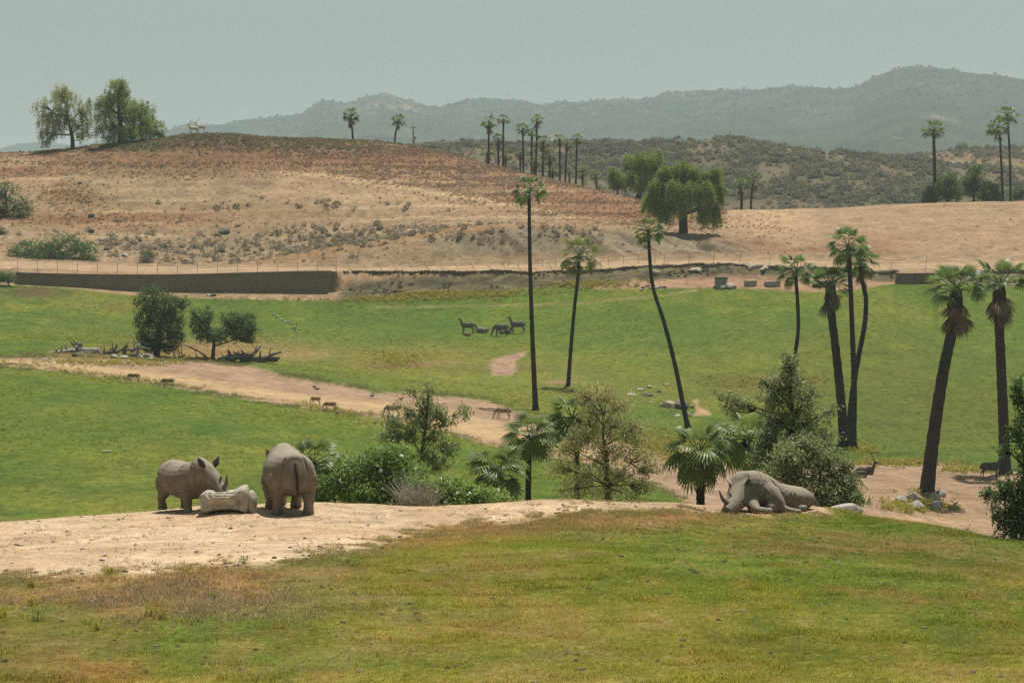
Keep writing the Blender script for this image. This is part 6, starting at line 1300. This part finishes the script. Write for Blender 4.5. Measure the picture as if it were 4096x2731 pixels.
# weeds: yellow along the wall foot and the path
M_WEED = tintmat('weed_leaf', .8, .35, .35)
WEEDS = [brush_mesh('weed_sprig', 360 + i, 22, M_WEED, .8, .30) for i in range(3)]
pathrim = np.exp(-((sd_path - 4) / 9) ** 2) * (VG > np.interp(UG, [0, 600, 1200, 1800, 2300], [1450, 1510, 1600, 1710, 1830])) * (UG < 2400) * smooth(-.1, .4, n1)
wv = val * (2.2 * blob(UG, VG, 1560, 1180, 330, 18) + 1.2 * blob(UG, VG, 2330, 1140, 140, 12) + .06 * pathrim + .12 * blob(UG, VG, 420, 1455, 260, 10) + .3 * blob(UG, VG, 1580, 1440, 60, 18) + .5 * blob(UG, VG, 3610, 1858, 160, 9) + .5 * blob(UG, VG, 3870, 1885, 110, 8) + .8 * blob(UG, VG, 3665, 2030, 110, 16) + .2 * blob(UG, VG, 3700, 1975, 90, 10) + .4 * blob(UG, VG, 3450, 1800, 40, 14) + .25 * blob(UG, VG, 2720, 1790, 160, 40) + .2 * blob(UG, VG, 3100, 1530, 200, 18))
pts, cc_, u_, v_, i_, j_ = sample([2, 3], 5200, 7, y0=110, y1=346, wfun=wv)
scatter('yellow_weeds', 'low yellow green weeds along the path edge and wall foot', WEEDS, pts - (0, 0, .02), .22 + .38 * r.random(len(pts)) ** 1.5, mix(np.array([.30, .27, .05]), np.array([.46, .40, .08]), r.random((len(pts), 1))), 7, 'weeds')
# dung, clods and pebbles on the sand and the rise
M_CLOD = tintmat('clod', .95, 0, .2)
CLODS = [rock_mesh('clod_sprig', 380 + i, 1, 1, .6, M_CLOD, 1, .3) for i in range(3)]
wv = (w_sand * .25 + (1 - w_sand) * .5 + 2.5 * np.exp(-((sd_sand + 12) / 22) ** 2)) * (YG < 78)
pts, cc_, u_, v_, i_, j_ = sample([0, 1], 2200, 8, y0=38, y1=76, wfun=wv)
scatter('clods', 'small dark clods and droppings on the sand and grass', CLODS, pts, .02 + .06 * r.random(len(pts)) ** 3, mix(np.array([.05, .04, .03]), np.array([.22, .17, .12]), r.random((len(pts), 1)) ** 2), 8, 'clods')
# taller weeds of the near left
wv = near * (1 - w_sand) * (blob(UG, VG, 500, 2400, 600, 80) + .5 * blob(UG, VG, 250, 2460, 260, 40)) * smooth(-.1, .5, n2 + .5 * n1)
pts, cc_, u_, v_, i_, j_ = sample([0], 2600, 9, y0=38, y1=76, wfun=wv)
scatter('rough_grass', 'rough tan grass tufts below the sandy clearing', TUFTS, pts - (0, 0, .01), .05 + .07 * r.random(len(pts)), mix(np.array([.28, .20, .105]), np.array([.46, .36, .20]), r.random((len(pts), 1))), 9, 'grass')
TW = [(745, 2295, .22, 'yellowish weed tuft at the lower edge of the sand'), (440, 2295, .20, 'round dry weed tuft at the lower edge of the sand, left'), (975, 2257, .26, 'single upright green weed on the sand edge'), (125, 2350, .2, 'small green weed in the dry patch at far left'), (125, 2420, .3, 'wide yellow flowering weed at far left'), (10, 2470, .36, 'tall yellow flowering weed at the left edge'), (595, 2462, .3, 'yellow flowering weed left of centre in the dry grass'), (650, 2478, .24, 'smaller yellow weed right of the flowering one'), (855, 2400, .2, 'small green weed in the bare patch'), (390, 2520, .22, 'low yellow weed in the green strip'), (1000, 2400, .24, 'thin tan weed stalks in the bare patch'), (150, 2480, .34, 'broad green weed clump behind the left edge weed')]
wm = [leafmat('weed_yellow_leaf', (.34, .31, .06), (.55, .46, .10), .7, .3, .5), leafmat('weed_green_leaf', (.20, .26, .06), (.32, .38, .10), .7, .3, .5)]
for k, (u, v_, h_, lb) in enumerate(TW):
    h_ = h_ * .6; p = spot(u, v_, 38, 70); root = empty('weed', p); tag(root, lb, 'weed', 'single weeds in the foreground'); rr = rng(700 + k)
    yl = 'yellow' in lb or 'dry' in lb or 'tan' in lb
    me = tuft_mesh('stems', 900 + k, 34, h_, h_ * .35, .008, wm[0] if yl else wm[1], .7); link('stems', me, root)
    c = np.c_[rr.normal(0, h_ * .35, 30), rr.normal(0, h_ * .35, 30), h_ * (.55 + .5 * rr.random(30))]; v, f = leaves(c, np.full(30, .02), 2, .04, 800 + k, .6); link('heads', Geo().add(v, f).mesh('heads', wm[0] if yl else wm[1], False), root)
# ragged margins of sand and path
pts, cc_, u_, v_, i_, j_ = sample([0, 1], 6000, 15, y0=38, y1=77, wfun=(np.exp(-((sd_sand + 4) / 24) ** 2) + .03 * w_sand) * (fbm(XG / .5, YG / 1.2, 81) > .05) * (YG < 75))
scatter('margin_grass', 'dry grass sprigs along the ragged edge of the sand', TUFTS, pts - (0, 0, .005), .03 + .05 * r.random(len(pts)), mix(np.array([.26, .22, .08]), np.array([.42, .33, .15]), r.random((len(pts), 1))), 15, 'grass')
pts, cc_, u_, v_, i_, j_ = sample([2, 3], 6000, 16, y0=110, y1=300, wfun=np.exp(-(sd_path / 9) ** 2) * (fbm(XG / 2.2, YG / 4, 82) > .0))
scatter('path_margin_grass', 'green and dry grass tufts along the ragged path edges', TUFTS, pts - (0, 0, .01), .10 + .14 * r.random(len(pts)), mix(np.array([.16, .20, .06]), np.array([.32, .28, .11]), r.random((len(pts), 1))), 16, 'grass')
# skyline trees and bushes of the mountain
rr = rng(91); n = 2600; uu = rr.uniform(500, 4300, n); tt = 1 - np.abs(rr.normal(0, .12, n)); tt = np.clip(tt, .35, 1.0)
jj = np.clip(((uu - um[0]) / 14).astype(int), 0, len(um) - 1); ii = np.clip(np.searchsorted(ts, tt), 0, len(ts) - 1)
pts = np.stack([XM[ii, jj], DM[ii, jj], ZM[ii, jj]], -1) + np.c_[rr.uniform(-4, 4, n), np.zeros(n), np.zeros(n)]
scatter('mountain_scrub_bushes', 'scattered scrub and small trees on the far mountains', CHAPS, pts - (0, 0, .8), 3.0 + 5 * rr.random(n) ** 3, mix(np.array([.05, .055, .035]), np.array([.10, .10, .065]), rr.random((n, 1))), 10, 'scrub')
# bushes that stand out on the far hills
for k, (u, y, w_, h_, lb) in enumerate([(1180, 463, 95, 26, 'wide dark bush on the ridge line at the left'), (2618, 828, 50, 14, 'flat topped dark bush on the far hill crest'), (2920, 826, 34, 12, 'small dark bush on the far hill crest'), (3365, 812, 46, 30, 'round dark bush on the far hill crest at right'), (3270, 815, 40, 12, 'low dark bush left of the round one on the far hill crest'), (3850, 984, 52, 26, 'dark bush on the hill below the right mountain'), (1752, 828, 20, 16, 'lone dark bush on the far hill left of the grove')]):
    p = at(u, y); vv = HV - p.z / y * FPX
    broadleaf('skyline_bush', lb, 'bush', p, y, [(u, vv - h_ * .4, w_ * .5, h_ * .55, 0, .6), (u - w_ * .25, vv - h_ * .25, w_ * .3, h_ * .4, 0, .6), (u + w_ * .25, vv - h_ * .25, w_ * .3, h_ * .4, 0, .6)], [(u, vv - h_ * .2), (u, vv - h_ * .4)], 4, M_SHRUB, M_DARKBARK, 90, 10, m_px(7, y), m_px(10, y), .1, .5, 400 + k, group='single bushes on the skyline')
